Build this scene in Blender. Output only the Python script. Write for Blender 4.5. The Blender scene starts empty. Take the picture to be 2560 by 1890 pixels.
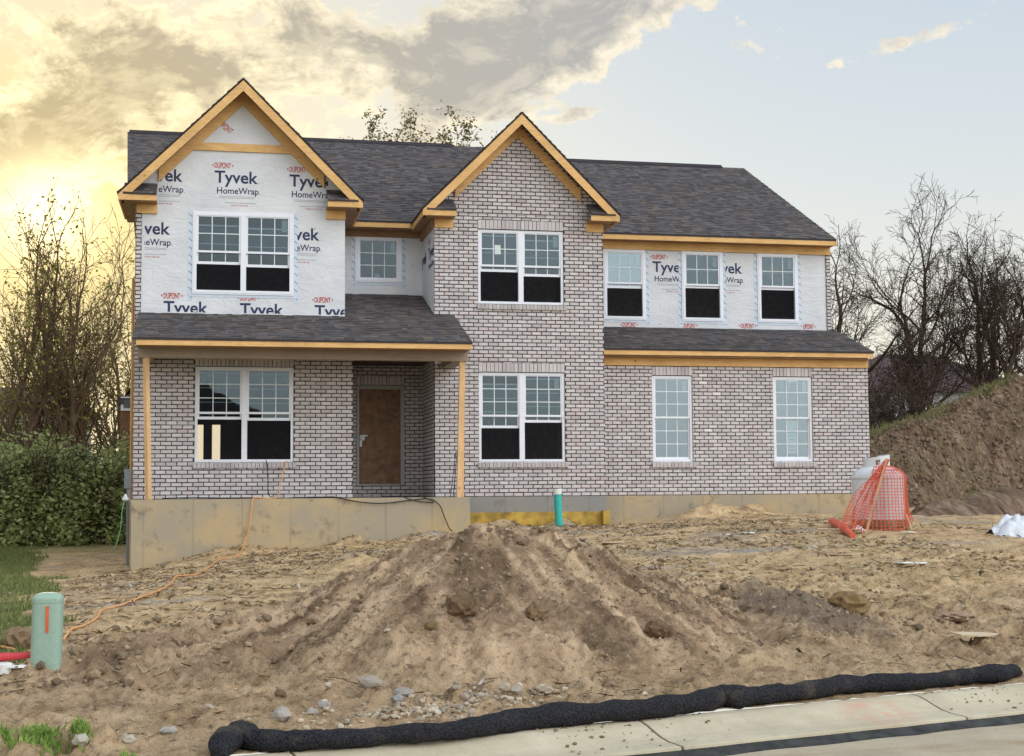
import bpy, bmesh, math, random
import numpy as np
from mathutils import Vector, Matrix
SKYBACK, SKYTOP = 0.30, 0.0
random.seed(7); RNG = np.random.default_rng(7)
SC = bpy.context.scene
COL = SC.collection
R = math.radians

# ------------------------------------------------------------------ camera
YAW, PITCH, ROLL, FPX = 0.2068, 0.07333, -0.00735, 3529.8      # FPX: focal length in px of a 2560 px wide picture
PPX, PPY = 1281.4, 971.3
cam_d = bpy.data.cameras.new('camera'); cam = bpy.data.objects.new('camera', cam_d); COL.objects.link(cam)
cam_d.sensor_fit = 'HORIZONTAL'; cam_d.sensor_width = 36.0; cam_d.lens = FPX / 2560 * 36
cam_d.shift_y = (PPY - 945) / 2560; cam_d.shift_x = -(PPX - 1280) / 2560
cam_d.clip_start = 0.1; cam_d.clip_end = 3000
fw = Vector((math.sin(YAW) * math.cos(PITCH), math.cos(YAW) * math.cos(PITCH), math.sin(PITCH)))
q = fw.to_track_quat('-Z', 'Y'); cam.rotation_mode = 'QUATERNION'
cam.rotation_quaternion = q @ Matrix.Rotation(-ROLL * -1.0, 4, 'Z').to_quaternion()
cam.location = (0, 0, 0)          # the eye is the origin; the street lies about 1.6 m below it
SC.camera = cam

def ray(u, v):
    """direction of a point of the photograph (2560 x 1890)"""
    du, dv = u - PPX, v - PPY
    c, s = math.cos(ROLL), math.sin(ROLL)
    x = (c * du + s * dv) / FPX; z = -(-s * du + c * dv) / FPX
    yf = math.cos(PITCH) - z * math.sin(PITCH); zz = math.sin(PITCH) + z * math.cos(PITCH)
    return Vector((x * math.cos(YAW) + yf * math.sin(YAW), -x * math.sin(YAW) + yf * math.cos(YAW), zz))
def at(u, v, Y):                  # the point seen at (u, v) on the plane y = Y
    r = ray(u, v); return r * (Y / r.y)
def atz(u, v, Z):
    r = ray(u, v); return r * (Z / r.z)

# ------------------------------------------------------------------ world
SUN_AZ, SUN_EL = R(-6.7), R(10.8)
w = bpy.data.worlds.new('World'); SC.world = w; w.use_nodes = True
nt = w.node_tree; nt.nodes.clear(); NL = nt.links
class N:
    """tiny expression builder for shader math"""
    def __init__(s, sock): s.s = sock
    def _m(a, op, b=None, c=None):
        n = nt_cur.nodes.new('ShaderNodeMath'); n.operation = op
        for i, x in enumerate((a, b, c)):
            if x is None: continue
            if isinstance(x, N): nt_cur.links.new(x.s, n.inputs[i])
            else: n.inputs[i].default_value = x
        return N(n.outputs[0])
    def __add__(a, b): return a._m('ADD', b)
    def __radd__(a, b): return a._m('ADD', b)
    def __sub__(a, b): return a._m('SUBTRACT', b)
    def __rsub__(a, b): return a._m('MULTIPLY', -1.0)._m('ADD', b)
    def __mul__(a, b): return a._m('MULTIPLY', b)
    def __rmul__(a, b): return a._m('MULTIPLY', b)
    def __truediv__(a, b): return a._m('DIVIDE', b)
    def f(a, op, b=None, c=None): return a._m(op, b, c)
    def clamp(a):
        n = nt_cur.nodes.new('ShaderNodeClamp'); nt_cur.links.new(a.s, n.inputs[0]); return N(n.outputs[0])
    def ss(a, lo, hi):
        n = nt_cur.nodes.new('ShaderNodeMapRange'); n.interpolation_type = 'SMOOTHSTEP'
        nt_cur.links.new(a.s, n.inputs[0]); n.inputs[1].default_value = lo; n.inputs[2].default_value = hi; return N(n.outputs[0])
nt_cur = nt
def node(t, **kw):
    n = nt_cur.nodes.new(t)
    for k, v in kw.items(): setattr(n, k, v)
    return n
def lk(a, b): nt_cur.links.new(a.s if isinstance(a, N) else a, b)
def mixc(fac, a, b, mode='MIX'):
    n = node('ShaderNodeMix', data_type='RGBA', blend_type=mode)
    n.clamp_factor = True
    for x, i in ((fac, 0), (a, 6), (b, 7)):
        if isinstance(x, (N,)): lk(x, n.inputs[i])
        elif isinstance(x, (int, float)): n.inputs[i].default_value = x
        elif isinstance(x, tuple): n.inputs[i].default_value = (*x, 1)
        else: lk(x, n.inputs[i])
    return n.outputs[2]
def noise(vec, scale, detail=5, rough=0.55, dist=0.0, dim='3D'):
    n = node('ShaderNodeTexNoise', noise_dimensions=dim)
    if vec is not None: lk(vec, n.inputs['Vector'])
    n.inputs['Scale'].default_value = scale; n.inputs['Detail'].default_value = detail
    n.inputs['Roughness'].default_value = rough; n.inputs['Distortion'].default_value = dist
    return N(n.outputs['Fac'])
def comb(x, y, z):
    n = node('ShaderNodeCombineXYZ')
    for i, a in enumerate((x, y, z)):
        if isinstance(a, N): lk(a, n.inputs[i])
        else: n.inputs[i].default_value = a
    return n.outputs[0]

tc = node('ShaderNodeTexCoord'); sep = node('ShaderNodeSeparateXYZ'); lk(tc.outputs['Generated'], sep.inputs[0])
dx, dy, dz = (N(o) for o in sep.outputs)
az = dx.f('ARCTAN2', dy) * 57.2958; el = dz.f('ARCSINE') * 57.2958
sky = node('ShaderNodeTexSky', sky_type='NISHITA'); sky.sun_disc = False
sky.sun_elevation = SUN_EL; sky.sun_rotation = SUN_AZ; sky.air_density = 1.0; sky.dust_density = 2.5; sky.ozone_density = 2.0
def bump(a0, e0, sa, se, rot=0.0):
    """soft patch of sky centred at azimuth a0, elevation e0 (degrees)"""
    c, s = math.cos(R(rot)), math.sin(R(rot))
    u = (az - a0) * c + (el - e0) * s; v = (el - e0) * c - (az - a0) * s
    qd = (u * (1 / sa)) * (u * (1 / sa)) + (v * (1 / se)) * (v * (1 / se))
    return (qd * -1.0).f('EXPONENT')
def ae(u, v):
    r = ray(u, v).normalized(); return math.degrees(math.atan2(r.x, r.y)), math.degrees(math.asin(r.z))
def blob(u, v, su, sv, rot=0.0):
    a, e = ae(u, v); return bump(a, e, su / 61.6, sv / 61.6, rot)
# clear air: pale at the horizon, bluer higher up
clear = mixc(el.ss(2, 30), (0.74, 0.78, 0.76), (0.50, 0.60, 0.72))
hor = bump(30, 0.0, 17, 8.0)
clear = mixc(hor * 0.75, clear, (0.98, 0.86, 0.66))
# mix in the physical sky
nis = node('ShaderNodeVectorMath', operation='SCALE'); lk(sky.outputs[0], nis.inputs[0]); nis.inputs['Scale'].default_value = 0.10
clear = mixc(0.12, clear, nis.outputs[0])
sd = Vector((math.sin(SUN_AZ) * math.cos(SUN_EL), math.cos(SUN_AZ) * math.cos(SUN_EL), math.sin(SUN_EL)))
ang = (dx * sd.x + dy * sd.y + dz * sd.z).f('MINIMUM', 1.0).f('ARCCOSINE') * 57.2958
def gl(s): return ((ang * (1 / s)) * (ang * (1 / s)) * -1.0).f('EXPONENT')
warm = mixc(gl(16) * 0.80, clear, (0.88, 0.73, 0.44))
warm = mixc(gl(6.5) * 0.90, warm, (0.97, 0.74, 0.27))
# clouds
cv = comb(az * 0.055, el * 0.085, dz * 0.3)
n1 = noise(cv, 4.6, 8, 0.62, 0.5); n2 = noise(cv, 15.0, 6, 0.66, 0.3)
n3 = noise(cv, 9.0, 7, 0.7, 0.8)
cvs = comb((az + 0.55) * 0.055, (el - 0.5) * 0.085, dz * 0.3)
n1s = noise(cvs, 4.6, 8, 0.62, 0.5)
field = (n1 - 0.5) * 2.7 + (n2 - 0.5) * 1.2
zone = (blob(980, 150, 420, 190) * 1.0 + blob(1500, 40, 330, 110, 14) * 1.0 + blob(1250, 210, 260, 90, 20) * 0.45 + blob(380, 190, 330, 130, 25) * 0.95 + blob(60, 380, 230, 110) * 0.95
        + blob(330, 470, 150, 60, 20) * 0.5 + blob(1450, 285, 75, 22, 15) * 0.62 + blob(2330, 75, 330, 34, 15) * 0.66 + blob(150, 300, 260, 60, 10) * 0.35 + blob(60, 70, 230, 90, 10) * 0.55 + blob(850, 430, 260, 90) * 0.35
        + blob(40, 470, 160, 60) * 0.5 - blob(2050, 380, 420, 160) * 0.5)
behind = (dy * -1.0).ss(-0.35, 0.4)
dens = (field + zone + behind * 0.15 - 0.42)
mask = dens.ss(0.0, 0.30)
thick = ((dens + (n3 - 0.5) * 0.9).ss(0.12, 0.80))
rim = ((n1 - n1s) * 5.0 + 0.45).clamp()
lit = mixc(gl(13), (0.92, 0.83, 0.66), (1.35, 1.15, 0.68))
grey = mixc(gl(13), (0.42, 0.415, 0.40), (0.56, 0.45, 0.25))
body = mixc((thick * 0.85 + (1.0 - rim) * 0.55 - 0.15).clamp(), lit, grey)
skyc = mixc(mask * 0.93, warm, body)
core = mixc(gl(1.9) * 0.95, skyc, (2.2, 1.8, 1.0))
# sky out of view behind the camera, brightened to light the house front
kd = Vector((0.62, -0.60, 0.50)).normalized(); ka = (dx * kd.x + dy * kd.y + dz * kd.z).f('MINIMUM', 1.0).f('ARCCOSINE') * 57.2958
key = ((ka * (1 / 34.0)) * (ka * (1 / 34.0)) * -1.0).f('EXPONENT')          # added bright lobe, unseen behind right, for directional light on the ground
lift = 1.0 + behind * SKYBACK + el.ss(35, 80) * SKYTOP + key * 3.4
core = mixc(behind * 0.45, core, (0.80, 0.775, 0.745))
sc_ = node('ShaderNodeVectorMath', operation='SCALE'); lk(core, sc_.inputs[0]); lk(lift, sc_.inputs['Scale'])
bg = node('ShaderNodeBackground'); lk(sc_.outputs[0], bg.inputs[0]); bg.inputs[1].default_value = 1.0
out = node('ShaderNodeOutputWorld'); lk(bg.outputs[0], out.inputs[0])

sun_d = bpy.data.lights.new('sun', 'SUN'); sun_d.energy = 1.6; sun_d.angle = R(4.0); sun_d.color = (1.0, 0.80, 0.52)
sun = bpy.data.objects.new('sun', sun_d); COL.objects.link(sun)
sun.rotation_euler = (-sd).to_track_quat('-Z', 'Y').to_euler()
SC.view_settings.view_transform = 'Standard'; SC.view_settings.look = 'None'
SC.view_settings.exposure = 0.15; SC.view_settings.gamma = 1.0
SC.cycles.max_bounces = 6; SC.cycles.transparent_max_bounces = 12
SC.cycles.use_denoising = True

# ------------------------------------------------------------------ materials
def mat(name):
    global nt_cur
    m = bpy.data.materials.new(name); m.use_nodes = True; nt_cur = m.node_tree
    b = nt_cur.nodes['Principled BSDF']; m['b'] = 0
    return m, b
def setp(b, rough=0.8, spec=0.3, metal=0.0):
    b.inputs['Roughness'].default_value = rough; b.inputs['Specular IOR Level'].default_value = spec; b.inputs['Metallic'].default_value = metal
def bumpn(b, h, strength=0.4, dist=0.01):
    n = node('ShaderNodeBump'); lk(h, n.inputs['Height']); n.inputs['Strength'].default_value = strength
    n.inputs['Distance'].default_value = dist; lk(n.outputs[0], b.inputs['Normal']); return n
def objco(): return node('ShaderNodeTexCoord').outputs['Object']
def scaled(v, sx, sy, sz):
    n = node('ShaderNodeVectorMath', operation='MULTIPLY'); lk(v, n.inputs[0]); n.inputs[1].default_value = (sx, sy, sz); return n.outputs[0]
def ramp(f, stops):
    n = node('ShaderNodeValToRGB'); lk(f, n.inputs[0]); e = n.color_ramp.elements
    while len(e) < len(stops): e.new(0.5)
    for k, (p, c) in enumerate(stops): e[k].position = p; e[k].color = (*c, 1)
    return n.outputs[0]
def simple(name, col, rough=0.7, spec=0.3, var=0.12, scale=8.0, bmp=0.0, metal=0.0, vs=(1, 1, 1)):
    m, b = mat(name); setp(b, rough, spec, metal); v = scaled(objco(), *vs)
    n = noise(v, scale, 5, 0.6)
    dk = tuple(c * (1 - var * 1.6) for c in col); lt = tuple(min(1, c * (1 + var)) for c in col)
    lk(ramp(n, [(0.3, dk), (0.7, lt)]), b.inputs['Base Color'])
    if bmp: bumpn(b, noise(v, scale * 4, 4, 0.6), bmp, 0.01)
    return m
def attrmat(name, attr='Col', rough=0.85, spec=0.2, nscale=60, nvar=0.25, bmp=0.3, tint=None):
    m, b = mat(name); setp(b, rough, spec)
    a = node('ShaderNodeAttribute'); a.attribute_name = attr
    v = objco(); n = noise(v, nscale, 4, 0.65)
    c = mixc((n - 0.35) * (nvar * 3), a.outputs['Color'], (0.10, 0.085, 0.075) if tint is None else tint)
    lk(c, b.inputs['Base Color']); bumpn(b, n, bmp, 0.006)
    return m
M = {}
M['brick'] = attrmat('brick', nscale=24, nvar=0.16, tint=(0.32, 0.25, 0.24))
M['mortar'] = simple('mortar', (0.095, 0.075, 0.068), 0.95, 0.1, 0.2, 20, 0.3)
M['shingle'] = attrmat('shingle', nscale=90, nvar=0.2, bmp=0.4, tint=(0.14, 0.13, 0.14))
M['deck'] = simple('roof_felt', (0.05, 0.045, 0.05), 0.9, 0.2)
def wood(name, c1, c2, rot=(6, 6, 6), knots=True):
    m, b = mat(name); setp(b, 0.65, 0.25); v = objco(); vv = scaled(v, *rot)
    n = noise(vv, 5, 6, 0.65, 0.6); n2_ = noise(v, 1.6, 3)
    c = ramp(n, [(0.28, c1), (0.72, c2)])
    c = mixc((n2_ - 0.4) * 1.4, c, tuple(x * 0.72 for x in c1))
    if knots:
        vo = node('ShaderNodeTexVoronoi'); lk(v, vo.inputs['Vector']); vo.inputs['Scale'].default_value = 2.2
        k = 1.0 - N(vo.outputs['Distance']).ss(0.035, 0.075)
        c = mixc(k * 0.8, c, (0.12, 0.055, 0.025))
    c = mixc((noise(scaled(v, *rot), 1.7, 6, 0.7, 1.0) - 0.52) * 3.0, c, tuple(x * 0.60 for x in c1))
    lk(c, b.inputs['Base Color']); bumpn(b, n, 0.2, 0.005); return m
M['lumber'] = wood('lumber', (0.64, 0.36, 0.13), (0.85, 0.54, 0.24), (1.2, 6, 9))
M['lumber_v'] = wood('lumber_post', (0.62, 0.38, 0.18), (0.82, 0.54, 0.29), (9, 9, 1.0))
M['lumber_dark'] = wood('lumber_brown', (0.28, 0.155, 0.08), (0.42, 0.25, 0.13), (1.5, 5, 8))  # darker brown lumber for soffits and some friezes
M['beam'] = wood('beam_wrap', (0.30, 0.235, 0.18), (0.36, 0.285, 0.225), (1, 4, 8), knots=False)
M['vinyl'] = simple('window_vinyl', (0.78, 0.79, 0.84), 0.35, 0.4, 0.03, 3)
M['muntin'] = simple('muntin_white', (0.70, 0.76, 0.78), 0.4, 0.4, 0.03, 3)
def tyvek():
    m, b = mat('house_wrap_fabric'); setp(b, 0.55, 0.3); v = objco()
    a = noise(v, 1.3, 5, 0.6); n3 = noise(scaled(v, 1, 1, 2.2), 1.5, 6, 0.62, 2.2)
    c = ramp(a, [(0.3, (0.60, 0.605, 0.63)), (0.7, (0.72, 0.72, 0.73))])
    vo = node('ShaderNodeTexVoronoi'); lk(v, vo.inputs['Vector']); vo.inputs['Scale'].default_value = 2.6
    c = mixc((1.0 - N(vo.outputs['Distance']).ss(0.03, 0.055)) * 0.75, c, (0.22, 0.22, 0.2))
    st = noise(v, 0.9, 6, 0.7); c = mixc((st - 0.60) * 2.2, c, (0.62, 0.57, 0.44))
    lk(c, b.inputs['Base Color']); bumpn(b, n3, 0.55, 0.04); return m
M['tyvek'] = tyvek()
M['ink'] = simple('ink_navy', (0.035, 0.045, 0.10), 0.6, 0.2, 0.1)
M['ink_red'] = simple('ink_red', (0.50, 0.07, 0.06), 0.6, 0.2, 0.1)
M['ink_grey'] = simple('ink_grey', (0.42, 0.43, 0.46), 0.6, 0.2, 0.1)
M['tape'] = simple('flashing_tape', (0.60, 0.66, 0.74), 0.4, 0.4, 0.08, 5, 0.2)
M['tape_mark'] = simple('tape_mark', (0.20, 0.27, 0.36), 0.5, 0.3, 0.1)
def glass():
    m, b = mat('window_glass'); n = nt_cur; n.nodes.remove(b); o = n.nodes['Material Output']
    t = node('ShaderNodeBsdfTransparent'); t.inputs[0].default_value = (0.62, 0.68, 0.70, 1)
    g = node('ShaderNodeBsdfGlossy'); g.inputs['Roughness'].default_value = 0.015; g.inputs['Color'].default_value = (0.76, 0.88, 0.95, 1)
    nn = noise(objco(), 1.4, 2, 0.5); bp_ = node('ShaderNodeBump'); lk(nn, bp_.inputs['Height']); bp_.inputs['Strength'].default_value = 0.12; bp_.inputs['Distance'].default_value = 0.02
    lk(bp_.outputs[0], g.inputs['Normal'])
    mx = node('ShaderNodeMixShader'); mx.inputs[0].default_value = 0.065
    lk(t.outputs[0], mx.inputs[1]); lk(g.outputs[0], mx.inputs[2]); lk(mx.outputs[0], o.inputs[0]); return m
M['glass'] = glass()
M['glass_pale'] = M['glass'].copy(); [setattr(n.inputs[0], 'default_value', 0.17) for n in M['glass_pale'].node_tree.nodes if n.type == 'MIX_SHADER']
def screen():
    m, b = mat('insect_screen'); n = nt_cur; n.nodes.remove(b); o = n.nodes['Material Output']
    t = node('ShaderNodeBsdfTransparent'); t.inputs[0].default_value = (1, 1, 1, 1)
    d = node('ShaderNodeBsdfDiffuse'); d.inputs[0].default_value = (0.035, 0.035, 0.04, 1)
    mx = node('ShaderNodeMixShader'); mx.inputs[0].default_value = 0.35
    lk(t.outputs[0], mx.inputs[1]); lk(d.outputs[0], mx.inputs[2]); lk(mx.outputs[0], o.inputs[0]); return m
M['screen'] = screen()
M['sticker'] = simple('sticker_paper', (0.62, 0.68, 0.66), 0.6, 0.2, 0.06)
M['paper'] = simple('permit_paper', (0.80, 0.82, 0.80), 0.7, 0.2, 0.05)
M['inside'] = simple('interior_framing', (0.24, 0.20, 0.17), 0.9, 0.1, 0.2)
def foundation(name, base, dark, tan):
    m, b = mat(name); setp(b, 0.9, 0.15); v = objco(); sx = node('ShaderNodeSeparateXYZ'); lk(v, sx.inputs[0])
    a = noise(v, 0.9, 6, 0.65); bb = noise(v, 3.3, 6, 0.7); cc = noise(scaled(v, 3, 3, 0.5), 2.2, 5, 0.65)
    c = mixc((a - 0.42) * 4.0, base, tan); c = mixc((bb - 0.55) * 4.5, c, dark); c = mixc((cc - 0.60) * 2.0, c, tuple(x * 1.25 for x in base))
    # faint seams left by the form panels
    fx = (N(sx.outputs[0]) * (1 / 0.91)).f('FRACT'); seam = 1.0 - (fx - 0.5).f('ABSOLUTE').ss(0.008, 0.03)
    c = mixc(seam * ((noise(v, 2.5, 4) - 0.25) * 1.1).clamp() * 0.8, c, tuple(x * 0.45 for x in base))
    lk(c, b.inputs['Base Color']); bumpn(b, bb, 0.3, 0.01); return m
M['found'] = foundation('foundation_concrete', (0.37, 0.315, 0.23), (0.13, 0.115, 0.10), (0.50, 0.37, 0.20))
M['found_grey'] = foundation('foundation_grey', (0.27, 0.26, 0.245), (0.14, 0.135, 0.13), (0.31, 0.28, 0.24))
M['foam'] = simple('yellow_membrane', (0.48, 0.31, 0.06), 0.7, 0.3, 0.35, 3.5, 0.4)
M['osb'] = simple('osb_panel', (0.24, 0.14, 0.085), 0.75, 0.2, 0.22, 9, 0.2)
M['doorframe'] = simple('door_frame_primed', (0.42, 0.40, 0.37), 0.6, 0.3, 0.08)
M['dark_board'] = simple('porch_ceiling_board', (0.10, 0.075, 0.06), 0.9, 0.1, 0.2)  # dark wood of the porch ceiling

# ------------------------------------------------------------------ mesh helpers
class MB:
    def __init__(s): s.v = []; s.f = []; s.c = []; s.mi = []
    def add(s, vs, fs, col=(1, 1, 1), mi=0):
        o = len(s.v); s.v.extend(vs); s.c.extend([col] * len(vs)); s.f.extend([tuple(i + o for i in f) for f in fs]); s.mi.extend([mi] * len(fs))
    def quad(s, a, b, c, d, col=(1, 1, 1), mi=0): s.add([a, b, c, d], [(0, 1, 2, 3)], col, mi)
    def box(s, x0, x1, y0, y1, z0, z1, col=(1, 1, 1), mi=0, jit=0.0):
        p = [(x, y, z) for z in (z0, z1) for y in (y0, y1) for x in (x0, x1)]
        if jit: p = [tuple(c + random.uniform(-jit, jit) for c in q_) for q_ in p]
        s.add(p, [(0, 2, 3, 1), (4, 5, 7, 6), (0, 1, 5, 4), (2, 6, 7, 3), (0, 4, 6, 2), (1, 3, 7, 5)], col, mi)
    def prism(s, poly, y0, y1, col=(1, 1, 1), mi=0):
        """polygon in x-z, anticlockwise seen from -y, extruded in y"""
        n = len(poly); vs = [(x, y0, z) for x, z in poly] + [(x, y1, z) for x, z in poly]
        fs = [tuple(range(n)), tuple(range(2 * n - 1, n - 1, -1))] + [(i, i + n, (i + 1) % n + n, (i + 1) % n) for i in range(n)]
        s.add(vs, fs, col, mi)
    def slab(s, poly, th, col=(1, 1, 1), mi=0):
        """planar 3D polygon (top side), thickened downwards"""
        n = len(poly); vs = [tuple(p) for p in poly] + [(p[0], p[1], p[2] - th) for p in poly]
        fs = [tuple(range(n)), tuple(range(2 * n - 1, n - 1, -1))] + [(i, i + n, (i + 1) % n + n, (i + 1) % n) for i in range(n)]
        s.add(vs, fs, col, mi)
    def tube(s, pts, rad, n=8, col=(1, 1, 1), mi=0, cap=True, squash=1.0):
        pts = [Vector(p) for p in pts]
        if not hasattr(rad, '__len__'): rad = [rad] * len(pts)
        vs = []; up = Vector((0.13, 0.21, 0.97)); prev = None
        for i, p in enumerate(pts):
            t = (pts[min(i + 1, len(pts) - 1)] - pts[max(i - 1, 0)])
            if t.length < 1e-9: t = Vector((0, 0, 1))
            t.normalize()
            if prev is None: a = t.cross(up) if abs(t.dot(up)) < 0.95 else t.cross(Vector((1, 0, 0)))
            else: a = prev - t * prev.dot(t)
            if a.length < 1e-6: a = t.cross(Vector((1, 0, 0)))
            a.normalize(); prev = a; b = t.cross(a)
            for k in range(n):
                th = 2 * math.pi * k / n
                d = a * math.cos(th) + b * math.sin(th)
                if squash != 1.0: d = Vector((d.x, d.y, d.z * squash))
                vs.append(tuple(p + d * rad[i]))
        fs = [(i * n + k, i * n + (k + 1) % n, (i + 1) * n + (k + 1) % n, (i + 1) * n + k) for i in range(len(pts) - 1) for k in range(n)]
        if cap: fs += [tuple(range(n - 1, -1, -1)), tuple((len(pts) - 1) * n + k for k in range(n))]
        s.add(vs, fs, col, mi)
    def lathe(s, c, prof, n=24, col=(1, 1, 1), mi=0, sx=1.0, sy=1.0):
        vs = [(c[0] + r * sx * math.cos(2 * math.pi * k / n), c[1] + r * sy * math.sin(2 * math.pi * k / n), c[2] + z) for r, z in prof for k in range(n)]
        fs = [(i * n + k, i * n + (k + 1) % n, (i + 1) * n + (k + 1) % n, (i + 1) * n + k) for i in range(len(prof) - 1) for k in range(n)]
        fs += [tuple(range(n - 1, -1, -1)), tuple((len(prof) - 1) * n + k for k in range(n))]
        s.add(vs, fs, col, mi)
    def clip(s, planes):
        """keep what lies on the negative side of every (point, normal)"""
        bm = bmesh.new(); lay = bm.verts.layers.float_color.new('Col')
        vv = [bm.verts.new(p) for p in s.v]
        for v_, c in zip(vv, s.c): v_[lay] = (*c, 1)
        for f, m_ in zip(s.f, s.mi):
            try: fc = bm.faces.new([vv[i] for i in f]); fc.material_index = m_
            except ValueError: pass
        for co, no in planes:
            bmesh.ops.bisect_plane(bm, geom=bm.verts[:] + bm.edges[:] + bm.faces[:], dist=1e-5, plane_co=co, plane_no=no, clear_outer=True)
        bm.verts.index_update()
        s.v = [tuple(v_.co) for v_ in bm.verts]; s.c = [tuple(v_[lay])[:3] for v_ in bm.verts]
        s.f = [tuple(v_.index for v_ in f.verts) for f in bm.faces]; s.mi = [f.material_index for f in bm.faces]; bm.free()
    def build(s, name, m, parent=None, loc=None, smooth=False, flip=False, fixn=False):
        L = Vector(loc) if loc is not None else (parent_loc(parent) if parent else Vector((0, 0, 0)))
        me = bpy.data.meshes.new(name)
        v = np.array(s.v, dtype=np.float64).reshape(-1, 3) - np.array(L)
        me.from_pydata(v.tolist(), [], s.f)
        ca = me.color_attributes.new('Col', 'FLOAT_COLOR', 'POINT')
        cc = np.ones((len(s.v), 4), dtype=np.float32); cc[:, :3] = np.array(s.c, dtype=np.float32).reshape(-1, 3); ca.data.foreach_set('color', cc.ravel())
        ms = m if isinstance(m, (list, tuple)) else [m]
        for q_ in ms: me.materials.append(M[q_] if isinstance(q_, str) else q_)
        if len(ms) > 1: me.polygons.foreach_set('material_index', s.mi)
        if smooth: me.polygons.foreach_set('use_smooth', [True] * len(me.polygons))
        me.update()
        if fixn:
            bm = bmesh.new(); bm.from_mesh(me); bmesh.ops.recalc_face_normals(bm, faces=bm.faces); bm.to_mesh(me); bm.free()
        o = bpy.data.objects.new(name, me); COL.objects.link(o)
        if parent: o.parent = parent
        else: o.location = L
        return o
def parent_loc(p):
    L = Vector((0, 0, 0))
    while p: L += p.location; p = p.parent
    return L
def tag(o, label=None, cat=None, group=None, kind=None):
    if label: o['label'] = label
    if cat: o['category'] = cat
    if group: o['group'] = group
    if kind: o['kind'] = kind
    return o
def empty(name, loc, label, cat, group=None):
    o = bpy.data.objects.new(name, None); COL.objects.link(o); o.location = loc; o.empty_display_size = 0.3
    return tag(o, label, cat, group)
def copy_tree(o, parent=None):
    c = o.copy(); COL.objects.link(c)
    if parent: c.parent = parent
    for ch in [x for x in SC.objects if x.parent == o]: copy_tree(ch, c)
    return c

# numpy value noise -------------------------------------------------------
_tab = np.random.default_rng(3).random((256, 256))
def vnoise(x, y):
    xi = np.floor(x).astype(int); yi = np.floor(y).astype(int); fx = x - xi; fy = y - yi
    fx = fx * fx * (3 - 2 * fx); fy = fy * fy * (3 - 2 * fy)
    g = lambda a, b: _tab[a & 255, b & 255]
    return (g(xi, yi) * (1 - fx) + g(xi + 1, yi) * fx) * (1 - fy) + (g(xi, yi + 1) * (1 - fx) + g(xi + 1, yi + 1) * fx) * fy
def fbm(x, y, o=5, g=0.5, l=2.03):
    a = 1.0; s_ = 0; t = 0
    for i in range(o):
        s_ = s_ + a * vnoise(x + 17.3 * i, y - 9.1 * i); t += a; a *= g; x = x * l + y * 0.13; y = y * l - x * 0.07
    return s_ / t

# bricks ------------------------------------------------------------------
BH, BL = 0.08128, 0.2095
def brick_color(r):
    t = r.random(); base = np.array((0.62, 0.578, 0.572)) * (0.84 + 0.22 * r.random())
    if t < 0.14: base = base * np.array((0.97, 0.90, 0.90))
    elif t < 0.22: base = base * np.array((0.86, 0.85, 0.88))
    return tuple(base)
def rect_sub(rects, hole):
    o = []; a0, a1, b0, b1 = hole
    for (s0, s1, t0, t1) in rects:
        if s1 <= a0 or s0 >= a1 or t1 <= b0 or t0 >= b1: o.append((s0, s1, t0, t1)); continue
        if s0 < a0: o.append((s0, a0, t0, t1))
        if s1 > a1: o.append((a1, s1, t0, t1))
        m0, m1 = max(s0, a0), min(s1, a1)
        if t0 < b0: o.append((m0, m1, t0, b0))
        if t1 > b1: o.append((m0, m1, b1, t1))
    return o
def bricks(mb, s0, s1, z0, z1, fmap, holes=(), seed=1, base=-0.087, white=(), fine=True):
    """face bricks on the s-z plane; fmap(s, h, z) gives the point h metres proud of the mortar"""
    r = random.Random(seed); k0 = int(math.floor((z0 - base) / BH)); k = k0; g = 0.0165
    while base + k * BH < z1 - 1e-4:
        za = max(base + k * BH + g * 0.5, z0); zb = min(base + (k + 1) * BH - g * 0.5, z1)
        off = (k % 2) * BL * 0.5 - BL
        s = s0 + off
        while s < s1:
            a, b = max(s + g * 0.5, s0), min(s + BL - g * 0.5, s1)
            if b - a > 0.02 and zb - za > 0.012:
                rs = [(a, b, za, zb)]
                for h in holes: rs = rect_sub(rs, h)
                col = brick_color(r)
                for (wx, wz) in white:
                    if a <= wx <= b and za - 0.005 <= wz <= zb + 0.005: col = (0.80, 0.76, 0.73)
                for (p0, p1, q0, q1) in rs:
                    if p1 - p0 < 0.02 or q1 - q0 < 0.012: continue
                    h = 0.010 + r.uniform(-0.002, 0.003); j = lambda: r.uniform(-0.0035, 0.0035) if fine else 0
                    i = 0.004
                    B = [(p0 + j(), q0 + j()), (p1 + j(), q0 + j()), (p1 + j(), q1 + j()), (p0 + j(), q1 + j())]
                    F = [(B[0][0] + i, B[0][1] + i), (B[1][0] - i, B[1][1] + i), (B[2][0] - i, B[2][1] - i), (B[3][0] + i, B[3][1] - i)]
                    vs = [fmap(x, -0.001, z) for x, z in B] + [fmap(x, h, z) for x, z in F]
                    mb.add(vs, [(4, 5, 6, 7), (0, 1, 5, 4), (1, 2, 6, 5), (2, 3, 7, 6), (3, 0, 4, 7)], col)
            s += BL
        k += 1
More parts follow.
